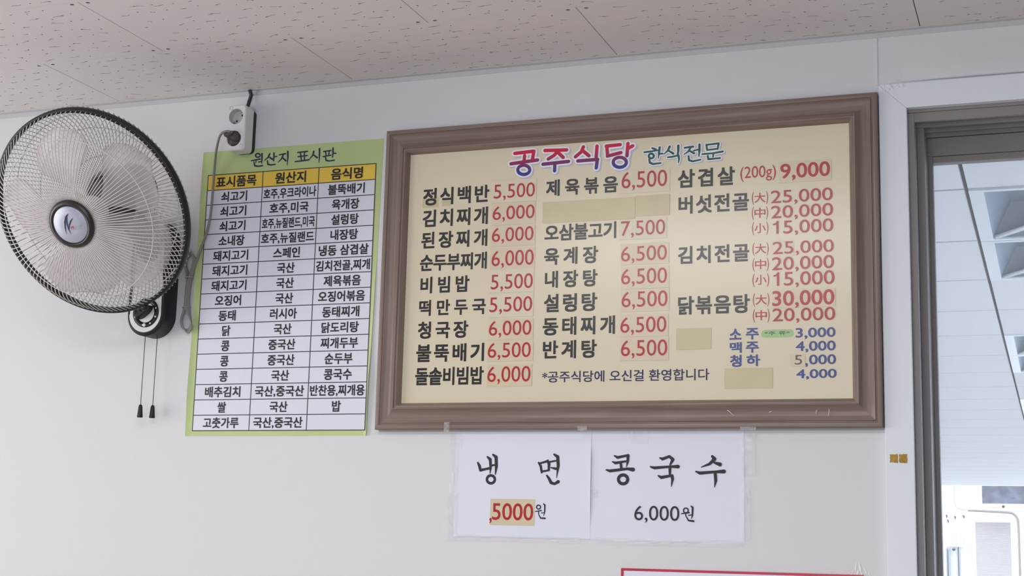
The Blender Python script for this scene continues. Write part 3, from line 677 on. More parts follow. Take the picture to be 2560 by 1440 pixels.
# ================================================================ MENU BOARD
BX0, BX1, BZ0, BZ1 = -1.3238, -.2963, 1.6382, 2.2776
CXb = (BX0+BX1)/2
board = thing('menu_board', (CXb, 0, BZ0), 'large cream menu board in a grey-brown moulded wooden frame beside the window', 'menu board')
prof = [(0, .001), (0, .0195), (.002, .0225), (.0055, .0235), (.009, .0225), (.0105, .0200), (.0120, .0200), (.0132, .0225), (.018, .0190), (.024, .0174), (.030, .0185), (.036, .0222), (.0405, .0280), (.0425, .0292), (.0436, .0285), (.0440, .0262), (.0455, .0262), (.0480, .0262), (.0510, .0225), (.0548, .0118)]
def frame_side(which):
    mb = MB()
    a = []; b = []
    for d, h in prof:
        if which == 'top': p, q = (BX0+d, BZ1-d), (BX1-d, BZ1-d)
        if which == 'bottom': p, q = (BX1-d, BZ0+d), (BX0+d, BZ0+d)
        if which == 'left': p, q = (BX0+d, BZ0+d), (BX0+d, BZ1-d)
        if which == 'right': p, q = (BX1-d, BZ1-d), (BX1-d, BZ0+d)
        a.append((p[0], -h, p[1])); b.append((q[0], -h, q[1]))
    n = len(prof)
    mb.add(a+b, [(i, n+i, n+i+1, i+1) for i in range(n-1)]+[(0, n-1, 2*n-1, n)], True)
    o = mb.build('frame_rail', M['frame_h' if which in ('top', 'bottom') else 'frame_v'], board)
    e = o.modifiers.new('edge', 'EDGE_SPLIT'); e.split_angle = R(38)
    return o
for s in ('top', 'bottom', 'left', 'right'): frame_side(s)
MB().box(BX0+.001, BX1-.001, -.0008, -.0001, BZ0-.0035, BZ1-.001).build('backing', M['frame_back'], board)
MB().box(BX0+.05, BX1-.05, -.0118, -.002, BZ0+.05, BZ1-.05).build('panel', M['cream'], board)
Y1, Y2, Y3 = -.0122, -.0126, -.0130
for s, u0, v0, u1, v1 in DATA['names']:
    text(MB(), s, u0, v0, u1, v1, Y1, .027, .98).build('dish_name', M['black_ink'], board)
for i, (s, u0, v0, u1, v1, a, b, c, d) in enumerate(DATA['stickers']):
    pale = i in (0, 4, 5, 9, 10)
    st = rect(MB(), u0, v0, u1, v1, Y2).build('price_sticker', M['cream_pale' if pale else 'cream_st'], board)
    text(MB(), s, a, b, c, d, Y3, .016 if i > 15 else .001).build('price_lettering', M['red_ink'], st)
for s, u0, v0, u1, v1 in DATA['printed']:
    s2 = s.replace('대', '\u5927').replace('중', '\u4e2d').replace('소', '\u5c0f')
    han = len(s2) == 3
    mb = MB()
    if han:
        wd = u1-u0
        text(mb, s2[1], u0+wd*.16, v0+.002, u1-wd*.16, v1-.0012, Y1, .010)
        text(mb, '(', u0, v0-.002, u0+wd*.13, v1+.0015, Y1, .006)
        text(mb, ')', u1-wd*.13, v0-.002, u1, v1+.0015, Y1, .006)
    else:
        text(mb, s2, u0, v0 if s2[0] != '(' else v0-.002, u1, v1 if s2[0] != '(' else v1+.001, Y3 if s2[0] != '(' else Y1, .002 if s2[0] == '(' else .003)
    mb.build('printed_price', M['red_ink'], board)
for b in DATA['smallst']:
    rect(MB(), *b, Y1).build('price_sticker', M['cream_pale'], board)
for b in DATA['blank']:
    tag(rect(MB(), *b, Y2).build('blank_sticker', M['blank_st'], board), 'plain yellowed sticker covering an old entry')
for b in DATA['patch']:
    rect(MB(), *b, Y1+.0001).build('patch', M['blank_st'], board)
for s, u0, v0, u1, v1 in DATA['drinks']:
    text(MB(), s, u0, v0, u1, v1, Y1, .02 if ord(s[0]) < 128 else .03).build('drink_lettering', M['blue_ink'], board)
d = DATA['five']
st = rect(MB(), *d[:4], Y2).build('price_sticker', M['cream_st'], board)
text(MB(), '5', *d[4:], Y3, 0).build('price_lettering', M['pen'], st)
text(MB(), ',', *DATA['comma5'], Y1, .02).build('drink_lettering', M['blue_ink'], board)
d = DATA['pill']
h = (d[3]-d[1])/2
zc = (d[1]+d[3])/2
pill = MB().prism(arc(d[2]-h, zc, h, -PI/2, PI/2, 10)+arc(d[0]+h, zc, h, PI/2, 1.5*PI, 10), Y1, Y1+.0003).build('drink_heading', M['pill'], board)
d = DATA['pilltext']
text(MB(), d[0], d[1]+.003, d[2]+.003, d[3]-.003, d[4]-.002, Y2, .004).build('heading_lettering', M['green_ink'], pill)
d = DATA['greet']
text(MB(), *d, Y1, .012).build('greeting_lettering', M['navy_ink'], board)
zs = [p[1] for st in DATA['title'] for p in st]
strokes(MB(), DATA['title'], Y1, .0034, .0026, -.0026).build('title_shadow', M['lav_ink'], board)
strokes(MB(), DATA['title'], Y1-.0002, .0034).build('title_outline', M['white_ink'], board)
strokes(MB(), DATA['title'], Y1-.0004).build('title_lettering', gradient_mat('title_print', min(zs)-BZ0, max(zs)-BZ0), board)
strokes(MB(), DATA['sub'], Y1, .0022, .0018, -.0018).build('title_shadow', M['lav_ink'], board)
strokes(MB(), DATA['sub'], Y1-.0002, .0022).build('title_outline', M['white_ink'], board)
strokes(MB(), DATA['sub'], Y1-.0004).build('title_lettering', M['green_ink'], board)
for x, z, l, a in ((-.579, 1.667, .018, -.7), (-.503, 1.668, .005, .2), (-.394, 1.668, .016, 1.5), (-.417, 1.668, .007, 1.4)):
    dx, dz = math.cos(a)*l/2, math.sin(a)*l/2
    MB().tube([(x-dx, -.0205, z-dz), (x, -.0208, z+.0006), (x+dx, -.0205, z+dz)], .0006, 5).build('scratch', M['white_smear'], board)
# tape bits on the lower rail
def tape(parent, u0, v0, u1, v1, y, seed, wav=.0012):
    rnd = random.Random(seed)
    n, k = 10, 4
    along_x = (u1-u0) > (v1-v0)
    vs = []
    for i in range(n+1):
        for j in range(k+1):
            a, b = i/n, j/k
            if not along_x: a, b = b, a
            x = u0+(u1-u0)*a; z = v0+(v1-v0)*b
            vs.append((x, y-abs(rnd.gauss(0, wav)), z))
    f = []
    for i in range(n):
        for j in range(k):
            q = (i*(k+1)+j, (i+1)*(k+1)+j, (i+1)*(k+1)+j+1, i*(k+1)+j+1)
            f.append(q if along_x else q[::-1])
    return MB().add(vs, f).build('tape_strip', M['tape'], parent)

# ================================================================ ORIGIN POSTER
PX0, PX1, PZ0, PZ1 = -1.7868, -1.3395, 1.6275, 2.268
pos = thing('origin_poster', (PX0, 0, PZ0), 'green bordered paper poster with a ruled table, between the fan and the menu board', 'poster')
GX0, GX1, GZ0, GZ1 = -1.7715, -1.3552, 1.639, 2.2131
vs = []; fs = []
NZ = 32
us = [0, .008, .02, .03]+[.03+.894*k/12 for k in range(1, 13)]+[.935, .95, .965, .98, .99, 1]
NX = len(us)-1
for j in range(NZ+1):
    v = j/NZ
    x0 = PX0-.002*(1-v); x1 = PX1-.0105*(1-v)
    for u in us:
        x = x0+(x1-x0)*u
        y = -.0006
        if x > GX1+.001 and v < .6: y -= .010*min(1, (x-GX1-.001)/.006)**1.5*min(1, (.6-v)/.4)*(.75+.25*math.sin(v*14))
        if x < GX0-.003: y -= .0035*((GX0-.003-x)/.012)**2*(.3+.7*math.sin(v*9)**2)
        vs.append((x, y, PZ0+(PZ1-PZ0)*v))
for j in range(NZ):
    for i in range(NX):
        a = j*(NX+1)+i
        fs.append((a, a+1, a+NX+2, a+NX+1))
MB().add(vs, fs, True).build('sheet', M['poster_green'], pos)
CX = [GX0, -1.631, -1.4922, GX1]
HH = .0352
RH = (GZ1-HH-GZ0)/16
rect(MB(), GX0, GZ0, GX1, GZ1-HH, -.0012).build('table_field', M['poster_white'], pos)
rect(MB(), GX0, GZ1-HH, GX1, GZ1, -.0012).build('header_band', M['poster_yellow'], pos)
g = MB()
lw = .0009
for z in [GZ1, GZ1-HH]+[GZ1-HH-RH*k for k in range(1, 17)]:
    rect(g, GX0-lw, z-lw, GX1+lw, z+lw, -.0015, .0002)
for x in CX:
    rect(g, x-lw, GZ0, x+lw, GZ1, -.0016, .0002)
g.build('grid_lines', M['grid_ink'], pos)
strokes(MB(), DATA['ptitle'], -.0013).build('title_lettering', M['navy_ink'], pos)
rows = ["쇠고기|호주,우크라이나|불뚝배기", "쇠고기|호주,미국|육개장", "쇠고기|호주,뉴질랜드,미국|설렁탕", "소내장|호주,뉴질랜드|내장탕", "돼지고기|스페인|냉동 삼겹살", "돼지고기|국산|김치전골,찌개", "돼지고기|국산|제육볶음", "오징어|국산|오징어볶음", "동태|러시아|동태찌개", "닭|국산|닭도리탕", "콩|중국산|찌개두부", "콩|중국산|순두부", "콩|국산|콩국수", "배추김치|국산,중국산|반찬용,찌개용", "쌀|국산|밥", "고춧가루|국산,중국산|"]
def cell(mb, s, x0, x1, z0, z1, pitch, hgt, wt):
    zc = (z0+z1)/2
    nat = sum(pitch*(.36 if c in ', ' else 1) for c in s)
    wd = min(nat-.002, (x1-x0)*.94)
    xc = (x0+x1)/2
    if len(s) == 1: text(mb, s, xc-.0105, zc-hgt/2, xc+.0105, zc+hgt/2, -.0018, wt)
    else: text(mb, s, xc-wd/2, zc-hgt/2, xc+wd/2, zc+hgt/2, -.0018, wt)
for k, s in enumerate(["표시품목", "원산지", "음식명"]):
    mb = MB()
    cell(mb, s, CX[k]+(.006 if k == 0 else 0), CX[k+1], GZ1-HH, GZ1, .0262, .0258, .026)
    mb.build('header_lettering', M['poster_ink'], pos)
for i, r in enumerate(rows):
    z1 = GZ1-HH-RH*i
    for k, s in enumerate(r.split('|')):
        if not s: continue
        mb = MB()
        cell(mb, s, CX[k], CX[k+1], z1-RH, z1, .0226, .0235, .024)
        mb.build('cell_lettering', M['poster_ink'], pos)

# ================================================================ PAPER SIGNS UNDER THE BOARD
def wavy_sheet(name, x0, x1, z0, z1, y, parent, m, seed, amp=.0005, lift=0):
    rnd = random.Random(seed)
    n = 14
    vs = [(x0+(x1-x0)*i/n, y-abs(rnd.gauss(0, amp)) if i in (0, n) or j in (0, n) else y, z0+(z1-z0)*j/n) for j in range(n+1) for i in range(n+1)]
    if lift:
        vs = [(x, yy-(lift if k % (n+1) == n and 3 < k//(n+1) < 12 else 0), z) for k, (x, yy, z) in enumerate(vs)]
    fs = [(j*(n+1)+i, j*(n+1)+i+1, (j+1)*(n+1)+i+1, (j+1)*(n+1)+i) for j in range(n) for i in range(n)]
    return MB().add(vs, fs, True).build(name, m, parent)
p1 = thing('paper_sign', (-1.0, 0, 1.4245), 'white paper sign with a red price on a tan sticker, taped under the menu board', 'paper sign', 'paper signs taped under the menu board')
wavy_sheet('sheet', -1.1485, -.8600, 1.4245, 1.6343, -.0009, p1, M['paper'], 1, lift=.0025)
for l in DATA['ink1']: strokes(MB(), l, -.0014).build('brush_letter', M['paper_ink'], p1)
st = rect(MB(), *DATA['p1st'], -.0015).build('price_sticker', M['cream_st'], p1)
mb = text(MB(), '5000', *DATA['p1num'], -.0019, .008)
text(mb, ',', *DATA['p1comma'], -.0019, .02)
mb.build('price_lettering', M['red_ink'], st)
for k, b in enumerate([(-1.163, 1.60, -1.135, 1.632), (-1.160, 1.50, -1.143, 1.60), (-1.166, 1.415, -1.140, 1.51), (-1.14, 1.416, -1.0, 1.428), (-1.0, 1.416, -.88, 1.428)]):
    tape(p1, *b, -.0012, 40+k)
p2 = thing('paper_sign', (-.7, 0, 1.4235), 'white paper sign with three large black letters and a black price', 'paper sign', 'paper signs taped under the menu board')
wavy_sheet('sheet', -.8597, -.5570, 1.4235, 1.6343, -.0002, p2, M['paper'], 2)
for l in DATA['ink2']: strokes(MB(), l, -.0011).build('brush_letter', M['paper_ink'], p2)
text(MB(), '6,000', *DATA['p2num'], -.0011, 0).build('price_lettering', M['paper_ink'], p2)
for k, b in enumerate([(-.562, 1.55, -.535, 1.63), (-.56, 1.43, -.545, 1.54), (-.85, 1.415, -.70, 1.428), (-.70, 1.415, -.56, 1.428), (-.783, 1.61, -.745, 1.6335), (-.8595, 1.505, -.845, 1.522)]):
    tape(p2, *b, -.0012, 60+k)

for par, x, w_, z0, z1, sd in ((p1, -1.166, .012, 1.632, 1.652, 81), (p1, -.882, .020, 1.634, 1.643, 82), (p2, -.560, .030, 1.6335, 1.640, 83)):
    tape(par, x, z0, x+w_, z1, -.0245, sd, .0018)
# ================================================================ RED BORDERED NOTICE AT THE FOOT OF THE PICTURE
nb = thing('notice_board', (-.566, 0, 1.02), 'white notice in a thin red border, low on the wall under the paper signs', 'notice')
MB().box(-.794, -.340, -.003, -.0002, 1.02, 1.3695).build('panel', M['notice_white'], nb)
m = MB()
for q in ((-.796, -.338, 1.3665, 1.3710), (-.796, -.338, 1.018, 1.0225), (-.796, -.791, 1.0225, 1.3665), (-.343, -.338, 1.0225, 1.3665)):
    m.box(q[0], q[1], -.0042, -.0002, q[2], q[3])
m.build('border', M['red_plastic'], nb, bevel=.0005)
# ragged white residue above its right corner
m = MB()
for (x, z, h, w_, a) in ((-.352, 1.386, .020, .0028, .1), (-.345, 1.385, .022, .0035, -.15), (-.358, 1.376, .012, .002, .3), (-.335, 1.379, .012, .0022, -.4), (-.365, 1.3735, .006, .002, .9), (-.349, 1.375, .009, .004, .2), (-.329, 1.374, .009, .002, -.5), (-.342, 1.3735, .006, .004, 0)):
    vs = []
    for t, ww in ((-.5, .3), (-.2, 1), (.2, .8), (.5, .25)):
        for sgn in (-1, 1):
            vs.append((x+math.sin(a)*h*t+sgn*w_*ww/2, -.0007, z+math.cos(a)*h*t))
    m.add(vs, [(0, 1, 3, 2), (2, 3, 5, 4), (4, 5, 7, 6)])
    m.add([(v[0], -.0001, v[2]) for v in vs], [(2, 3, 1, 0), (4, 5, 3, 2), (6, 7, 5, 4)])
tag(m.build('tape_residue', M['white_smear']), 'ragged white tape residue on the wall above the red bordered notice', 'residue')
# two ochre patches on the window casing
for k, (x0, x1) in enumerate(((-.2865, -.2725), (-.2700, -.2555))):
    rnd = random.Random(70+k)
    out = []
    for (a, b) in ((x0, 1.5745), (x1, 1.574), (x1, 1.590), (x0, 1.5895)):
        for _ in range(3):
            out.append((a+rnd.uniform(-.0012, .0012), b+rnd.uniform(-.0012, .0012)))
    pts = []
    N = 6
    cs = [(x0, 1.5745), (x1, 1.574), (x1, 1.590), (x0, 1.5895)]
    for i in range(4):
        a, b = cs[i], cs[(i+1) % 4]
        for j in range(N):
            pts.append((a[0]+(b[0]-a[0])*j/N+rnd.uniform(-.0007, .0007), a[1]+(b[1]-a[1])*j/N+rnd.uniform(-.0007, .0007)))
    tag(MB().prism(pts, -.0126, -.0119).build('glue_patch', M['ochre']),
        ['ochre glue patch on the white window casing, the one nearer the menu board side', 'ochre glue patch on the white window casing, the one nearer the glass'][k], 'glue patch', 'ochre glue patches on the casing')

# ================================================================ DOUBLE SOCKET OUTLET
OX0, OX1, OZ0, OZ1 = -1.700, -1.657, 2.2535, 2.3575
out = thing('power_outlet', ((OX0+OX1)/2, 0, OZ0), 'white double power outlet hanging from a black cable above the green poster', 'power outlet')
MB().prism(rrect(OX0-.0005, OZ0+.002, OX1+.0005, OZ1-.003, .010), -.012, -.0004).build('back_plate', M['black_plastic'], out)
# front cover with two round wells
cov = MB()
o_l = rrect(OX0, OZ0, OX1, OZ1, .008, 5)
FY = -.046
wells = [(q[0], q[1], .0178) for q in DATA['wells']]
rings = [[(cx+r*math.cos(2*PI*k/32), cz+r*math.sin(2*PI*k/32)) for k in range(32)] for cx, cz, r in wells]
V, F = outline_with_holes(rrect(OX0+.002, OZ0+.002, OX1-.002, OZ1-.002, .007, 5), rings)
cov.add([(x, FY, z) for x, z in V], F)
fo = rrect(OX0+.002, OZ0+.002, OX1-.002, OZ1-.002, .007, 5)
k = len(o_l)
cov.add([(x, -.0121, z) for x, z in o_l]+[(x, FY+.003, z) for x, z in o_l]+[(x, FY, z) for x, z in fo],
        [(i, (i+1) % k, k+(i+1) % k, k+i) for i in range(k)]+[(k+i, k+(i+1) % k, 2*k+(i+1) % k, 2*k+i) for i in range(k)]+[tuple(reversed(range(k)))])
cov.build('cover', M['white_plastic'], out)
for (cx, cz, r), ring in zip(wells, rings):
    s = MB()
    D_ = .016
    s.add([(x, FY, z) for x, z in ring]+[(cx+(x-cx)*.95, FY+D_, cz+(z-cz)*.95) for x, z in ring],
          [(32+i, 32+(i+1) % 32, (i+1) % 32, i) for i in range(32)]+[tuple(range(32, 64))])
    so = s.build('socket_well', M['socket_gray'], out)
    h = MB()
    for dx, dz in ((.0072, .0068), (-.0072, -.0068)) if cz > 2.3 else ((-.006, -.009), (.006, .009)):
        h.lathe([(0, .0006), (.0024, .0006), (.0024, 0)], 12, Matrix.Translation((cx+dx*.9, FY+D_, cz+dz*.9)) @ Matrix.Rotation(PI/2, 4, 'X'))
    h.build('contact_hole', M['dark_hole'], so)
    e = MB()
    for s_ in (-1, 1):
        e.box(cx+s_*r*.62-.003, cx+s_*r*.62+.003, FY+.004, FY+.012, cz+s_*r*.68-.002, cz+s_*r*.68+.002)
    e.build('earth_clip', M['steel'], so)
s = MB()
for x, z in ((OX0+.005, OZ1-.006), (OX1-.0075, OZ0+.0095)):
    s.lathe([(.0044, -.0005), (.0044, .0006), (.0034, .0006), (.003, -.001), (0, -.001)], 16, Matrix.Translation((x, FY, z)) @ Matrix.Rotation(PI/2, 4, 'X'))
s.build('screw', M['socket_gray'], out)
MB().tube([(-1.6745, -.016, 2.346), (-1.6735, -.014, 2.36), (-1.671, -.010, 2.378), (-1.669, -.0075, 2.3915), (-1.6685, -.0165, 2.40)], .0042, 10).build('supply_cable', M['black_cable'], out)

# ================================================================ WALL FAN
FX = -1.881
fan = thing('wall_fan', (FX, 0, 1.89), 'wall fan with a black rimmed wire grille and pull cords, left of the green poster', 'fan')
az, el = .045, -.532
nv = Vector((math.sin(az)*math.cos(el), -math.cos(az)*math.cos(el), math.sin(el)))
av = Vector((0, 0, 1)).cross(nv).normalized()
bv = nv.cross(av)
FC = Vector((-1.8808, -.267, 2.0735))
HM = Matrix(((av.x, bv.x, nv.x, FC.x), (av.y, bv.y, nv.y, FC.y), (av.z, bv.z, nv.z, FC.z), (0, 0, 0, 1)))
RR = .225
MB().lathe([(RR-.0095, -.010), (RR-.001, -.010), (RR, -.008), (RR, .003), (RR-.002, .0055), (RR-.0095, .0055)], 128, HM, close=True).build('rim', M['black_plastic'], fan)
def wires(profile, n, r, twist=0.0, ph=0.0):
    mb = MB()
    P = smooth_path([(p[0], 0, p[1]) for p in profile], 3)
    for k in range(n):
        pts = []
        for q in P:
            t = 2*PI*(k+ph)/n+twist*(q.x/RR)
            pts.append(HM @ Vector((q.x*math.cos(t), q.x*math.sin(t), q.z)))
        mb.tube(pts, r, 5)
    return mb
fw = wires([(.050, .0745), (.09, .0745), (.13, .069), (.165, .057), (.192, .040), (.208, .022), (.2155, .012), (.2185, .0065), (.2185, .0045)], 120, .00105)
for r0, z0 in ((.172, .0537), ):
    fw.tube([HM @ Vector((r0*math.cos(2*PI*k/96), r0*math.sin(2*PI*k/96), z0)) for k in range(96)], .0011, 5, True)
fw.build('front_grille', M['wire'], fan)
bw = wires([(.058, -.084), (.10, -.084), (.145, -.078), (.185, -.060), (.210, -.034), (.2195, -.019), (.2250, -.0125), (.2258, -.0095)], 120, .00105, 0, .5)
for r0, z0 in ((.10, -.0853), (.165, -.0715), (.203, -.0425)):
    bw.tube([HM @ Vector((r0*math.cos(2*PI*k/96), r0*math.sin(2*PI*k/96), z0)) for k in range(96)], .0011, 5, True)
bw.build('rear_grille', M['wire'], fan)
# hub cap with its printed plate
cap = MB().lathe([(.0505, .071), (.0515, .076), (.050, .080), (.045, .0825), (.0415, .0825), (.0405, .0815), (.0405, .076)], 64, HM).build('hub_cap', M['brown_black'], fan)
MB().lathe([(.0404, .0805), (.038, .0822), (.02, .0835), (0, .0838)], 64, HM).build('cap_plate', M['silver'], cap)
lg = MB(); CPZ = .0845
def lstrokes(lst, name, m_):
    mb = MB()
    b2 = strokes(MB(), lst, 0)
    mb.add([HM @ Vector((x, z, CPZ)) for x, y, z in b2.v], b2.f)
    return mb.build(name, m_, cap)
lstrokes(DATA['logo'], 'emblem', M['navy_ink'])
lstrokes(DATA['logored'], 'emblem', M['red_ink'])
lstrokes(DATA['logogray'], 'emblem', M['steel'])
# blades
hub = MB().lathe([(.001, .036), (.028, .034), (.034, .026), (.035, -.01), (.030, -.02)], 48, HM).build('blade_hub', M['white_plastic'], fan)
def blade(a0):
    nr, na = 20, 14
    top = []; 
    for i in range(nr+1):
        t = i/nr
        r = .030+(.192-.030)*t
        half = R(14+20*math.sin(min(1, t*1.25)*PI/2)) * (1 if t < .62 else math.sqrt(max(0, 1-((t-.62)/.385)**2)))
        sw = R(-14)*t*t
        for j in range(na+1):
            s = j/na*2-1
            th = a0+sw+half*s
            z = .006-.030*s*(1-.45*t)+.006*(1-s*s)
            top.append(Vector((r*math.cos(th), r*math.sin(th), z)))
    n = len(top)
    vs = [HM @ v for v in top]+[HM @ (v+Vector((0, 0, -.0018))) for v in top]
    fs = []
    for i in range(nr):
        for j in range(na):
            a = i*(na+1)+j
            fs.append((a, a+na+1, a+na+2, a+1))
            fs.append((n+a, n+a+1, n+a+na+2, n+a+na+1))
    edge = [i*(na+1) for i in range(nr+1)]+[nr*(na+1)+j for j in range(1, na+1)]+[i*(na+1)+na for i in range(nr-1, -1, -1)]+[j for j in range(na-1, 0, -1)]
    for p, q in zip(edge, edge[1:]+edge[:1]):
        fs.append((p, n+p, n+q, q))
    return MB().add(vs, fs, True)
for k in range(5):
    blade(R(41+72*k)).build('blade', M['blade'], fan)
# motor
MB().lathe([(.001, -.086), (.060, -.086), (.066, -.092), (.066, -.105), (.062, -.15), (.055, -.185), (.035, -.20), (.001, -.203)], 48, HM).build('motor_housing', M['motor'], fan)
# neck between base and motor
mc = HM @ Vector((0, 0, -.135))
MB().tube([(FX, -.03, 2.03), (FX, -.055, 2.055), (FX-.001, -.09, 2.075), (mc.x, mc.y, mc.z-.03)], [.03, .03, .027, .03], 16).build('neck', M['black_plastic'], fan)
# base: tall rounded black body with a silver front
ZC = 1.893
outl = arc(FX, ZC, .0485, PI, 2*PI, 20)+[(FX+.0485, 2.06)]+arc(FX, 2.06, .0485, 0, PI, 14)[1:-1]+[(FX-.0485, 2.06)]
MB().prism(outl, -.043, -.0005, .006).build('base_body', M['black_plastic'], fan)
ol2 = arc(FX, ZC, .0405, PI, 2*PI, 24)+[(FX+.038, 2.05), (FX-.038, 2.05)]
face = MB().prism(ol2, -.0486, -.045).build('face_plate', M['white_plastic'], fan)
BM = Matrix.Translation((FX+.002, -.0486, ZC+.003)) @ Matrix.Rotation(PI/2, 4, 'X')
MB().lathe([(.0225, .0), (.0225, .0016), (.0325, .0016), (.0330, 0)], 48, BM, close=True).build('dial_ring', M['black_plastic'], fan)
m = MB()
for t in (-100, -60, -20, 20, 200):
    a = R(t)
    m.lathe([(0, .0022), (.0022, .0022), (.0022, .0015)], 8, BM @ Matrix.Translation((.0278*math.cos(a), .0278*math.sin(a), 0)))
m.lathe([(0, .0024), (.0042, .0024), (.0042, .0015)], 16, BM @ Matrix.Translation((.0278*math.cos(R(-92)), .0278*math.sin(R(-92)), 0)))
m.build('dial_mark', M['white_plastic'], fan)
m = MB()
ka = R(38)
def kp(a, b, c): return BM @ Vector((a*math.cos(ka)-b*math.sin(ka), a*math.sin(ka)+b*math.cos(ka), c))
ring = [(.022*math.cos(2*PI*k/24)**1, (.0078*math.sin(2*PI*k/24))) for k in range(24)]
m.add([kp(a, b, 0) for a, b in ring]+[kp(a*.97, b*.92, .016) for a, b in ring]+[kp(a*.85, b*.6, .0185) for a, b in ring],
      [(i, (i+1) % 24, 24+(i+1) % 24, 24+i) for i in range(24)]+[(24+i, 24+(i+1) % 24, 48+(i+1) % 24, 48+i) for i in range(24)]+[tuple(range(48, 72))])
m.build('knob', M['black_plastic'], fan)
# pull cords
for k, (x, y, zt, zb) in enumerate(((FX-.0025, -.038, 1.846, 1.693), (FX+.018, -.022, 1.850, 1.693))):
    c = MB().tube([(x, y, zt), (x, y, (zt+zb)/2), (x, y, zb)], .0008, 6).build('pull_cord', M['black_plastic'], fan)
    MB().lathe([(.001, .001), (.0032, 0), (.0045, -.004), (.0058, -.020), (.0066, -.026), (.006, -.0275), (.001, -.0275)], 16, Matrix.Translation((x, y, zb))).build('cord_bell', M['black_plastic'], c)
MB().tube([HM @ Vector((.03, -.02, -.16)), DATA['rod'][0], DATA['rod'][1]], .0013, 6).build('oscillation_cord', M['black_plastic'], fan)
# rim clip at the foot of the grille
t = R(-72)
c0 = HM @ Vector((RR*math.cos(t), RR*math.sin(t), 0))
m = MB()
for dt in (-.05, .05):
    m.tube([HM @ Vector(((RR+.002)*math.cos(t+dt*k), (RR+.002)*math.sin(t+dt*k), .0)) for k in (0, 1)], .008, 8)
m.build('rim_clip', M['black_plastic'], fan)
# power cord, bundled spare length, plug
MB().tube(smooth_path(DATA['cord'], 5), .0028, 8).build('power_cord', M['cord'], fan)
m = MB()
for k in range(4):
    q = [(p[0]+.0013*(k-1.5)*(-1 if i < 9 else 1), p[1]-.0016*k, p[2]+.003*k*(1 if i < 4 else -1 if 7 < i < 12 else 0)) for i, p in enumerate(DATA['bundle'])]
    m.tube(smooth_path(q, 4, True), .0021, 7, True)
bd = m.build('cord_bundle', M['cord'], fan)
m = MB()
for p in DATA['ties']:
    m.tube([Vector(p)+Vector((.0085*math.cos(2*PI*k/12), -.0075*math.sin(2*PI*k/12)-.001, .0008*math.cos(2*PI*k/12))) for k in range(12)], .0012, 6, True)
m.build('cord_tie', M['steel'], bd)
cx, cz, r = wells[1]
pl = MB()
pl.lathe([(.001, .012), (.0145, .012), (.0155, .009), (.0155, .001), (.001, .001)], 24, Matrix.Translation((cx, FY+.013, cz)) @ Matrix.Rotation(PI/2, 4, 'X'))
pl.tube([(cx+.009, FY+.004, cz-.0005), (cx, FY-.006, cz+.001), (cx-.012, FY-.011, cz+.0065), DATA['cord'][0]], [.0085, .009, .007, .0045], 12)
pl.build('plug', M['plug'], fan)

# ================================================================ CEILING LAMP (above, between camera and wall)
lamp = thing('ceiling_light', (-.95, -1.75, CH), 'flush white ceiling lamp in front of the menu board', 'ceiling light')
MB().box(-1.50, -.40, -1.85, -1.35, CH-.05, CH-.001).build('housing', M['white_plastic'], lamp, bevel=.004)
em = bpy.data.materials.new('lamp_diffuser'); em.use_nodes = True
pb = em.node_tree.nodes['Principled BSDF']
pb.inputs['Emission Color'].default_value = (1, .98, .96, 1)
pb.inputs['Emission Strength'].default_value = 11
MB().box(-1.48, -.42, -1.83, -1.37, CH-.062, CH-.0502).build('diffuser', em, lamp)

# ================================================================ OUTSIDE THE WINDOW
SZ = 2.29
tag(MB().box(-14, 10, .17, 40, -.1, -.02).build('ground', M['ground']), kind='structure')
S0, SP = .853, .617
sof = MB()
SX = [-3.783, -2.583, -1.383, -.183, 1.017, 2.217]
fix_cells = [0, 1, 4, 5, 8, 9]
gap = .005
for k in range(-1, 24):
    for i in range(len(SX)-1):
        x0, x1 = SX[i], SX[i+1]
        if i == 3 and k in fix_cells: x0 += .617
        sof.box(x0+gap, x1-gap, S0+SP*k+.008, S0+SP*(k+1)-.008, SZ, SZ+.012)
tag(sof.build('ceiling_canopy', M['soffit']), kind='structure')
tag(MB().box(SX[0], SX[-1], S0-SP, S0+24*SP, SZ+.13, SZ+.15).build('roof_canopy', M['soffit_back']), kind='structure')
words = ['nearest the window', 'second from the window', 'third from the window', 'fourth from the window', 'fifth from the window', 'farthest from the window']
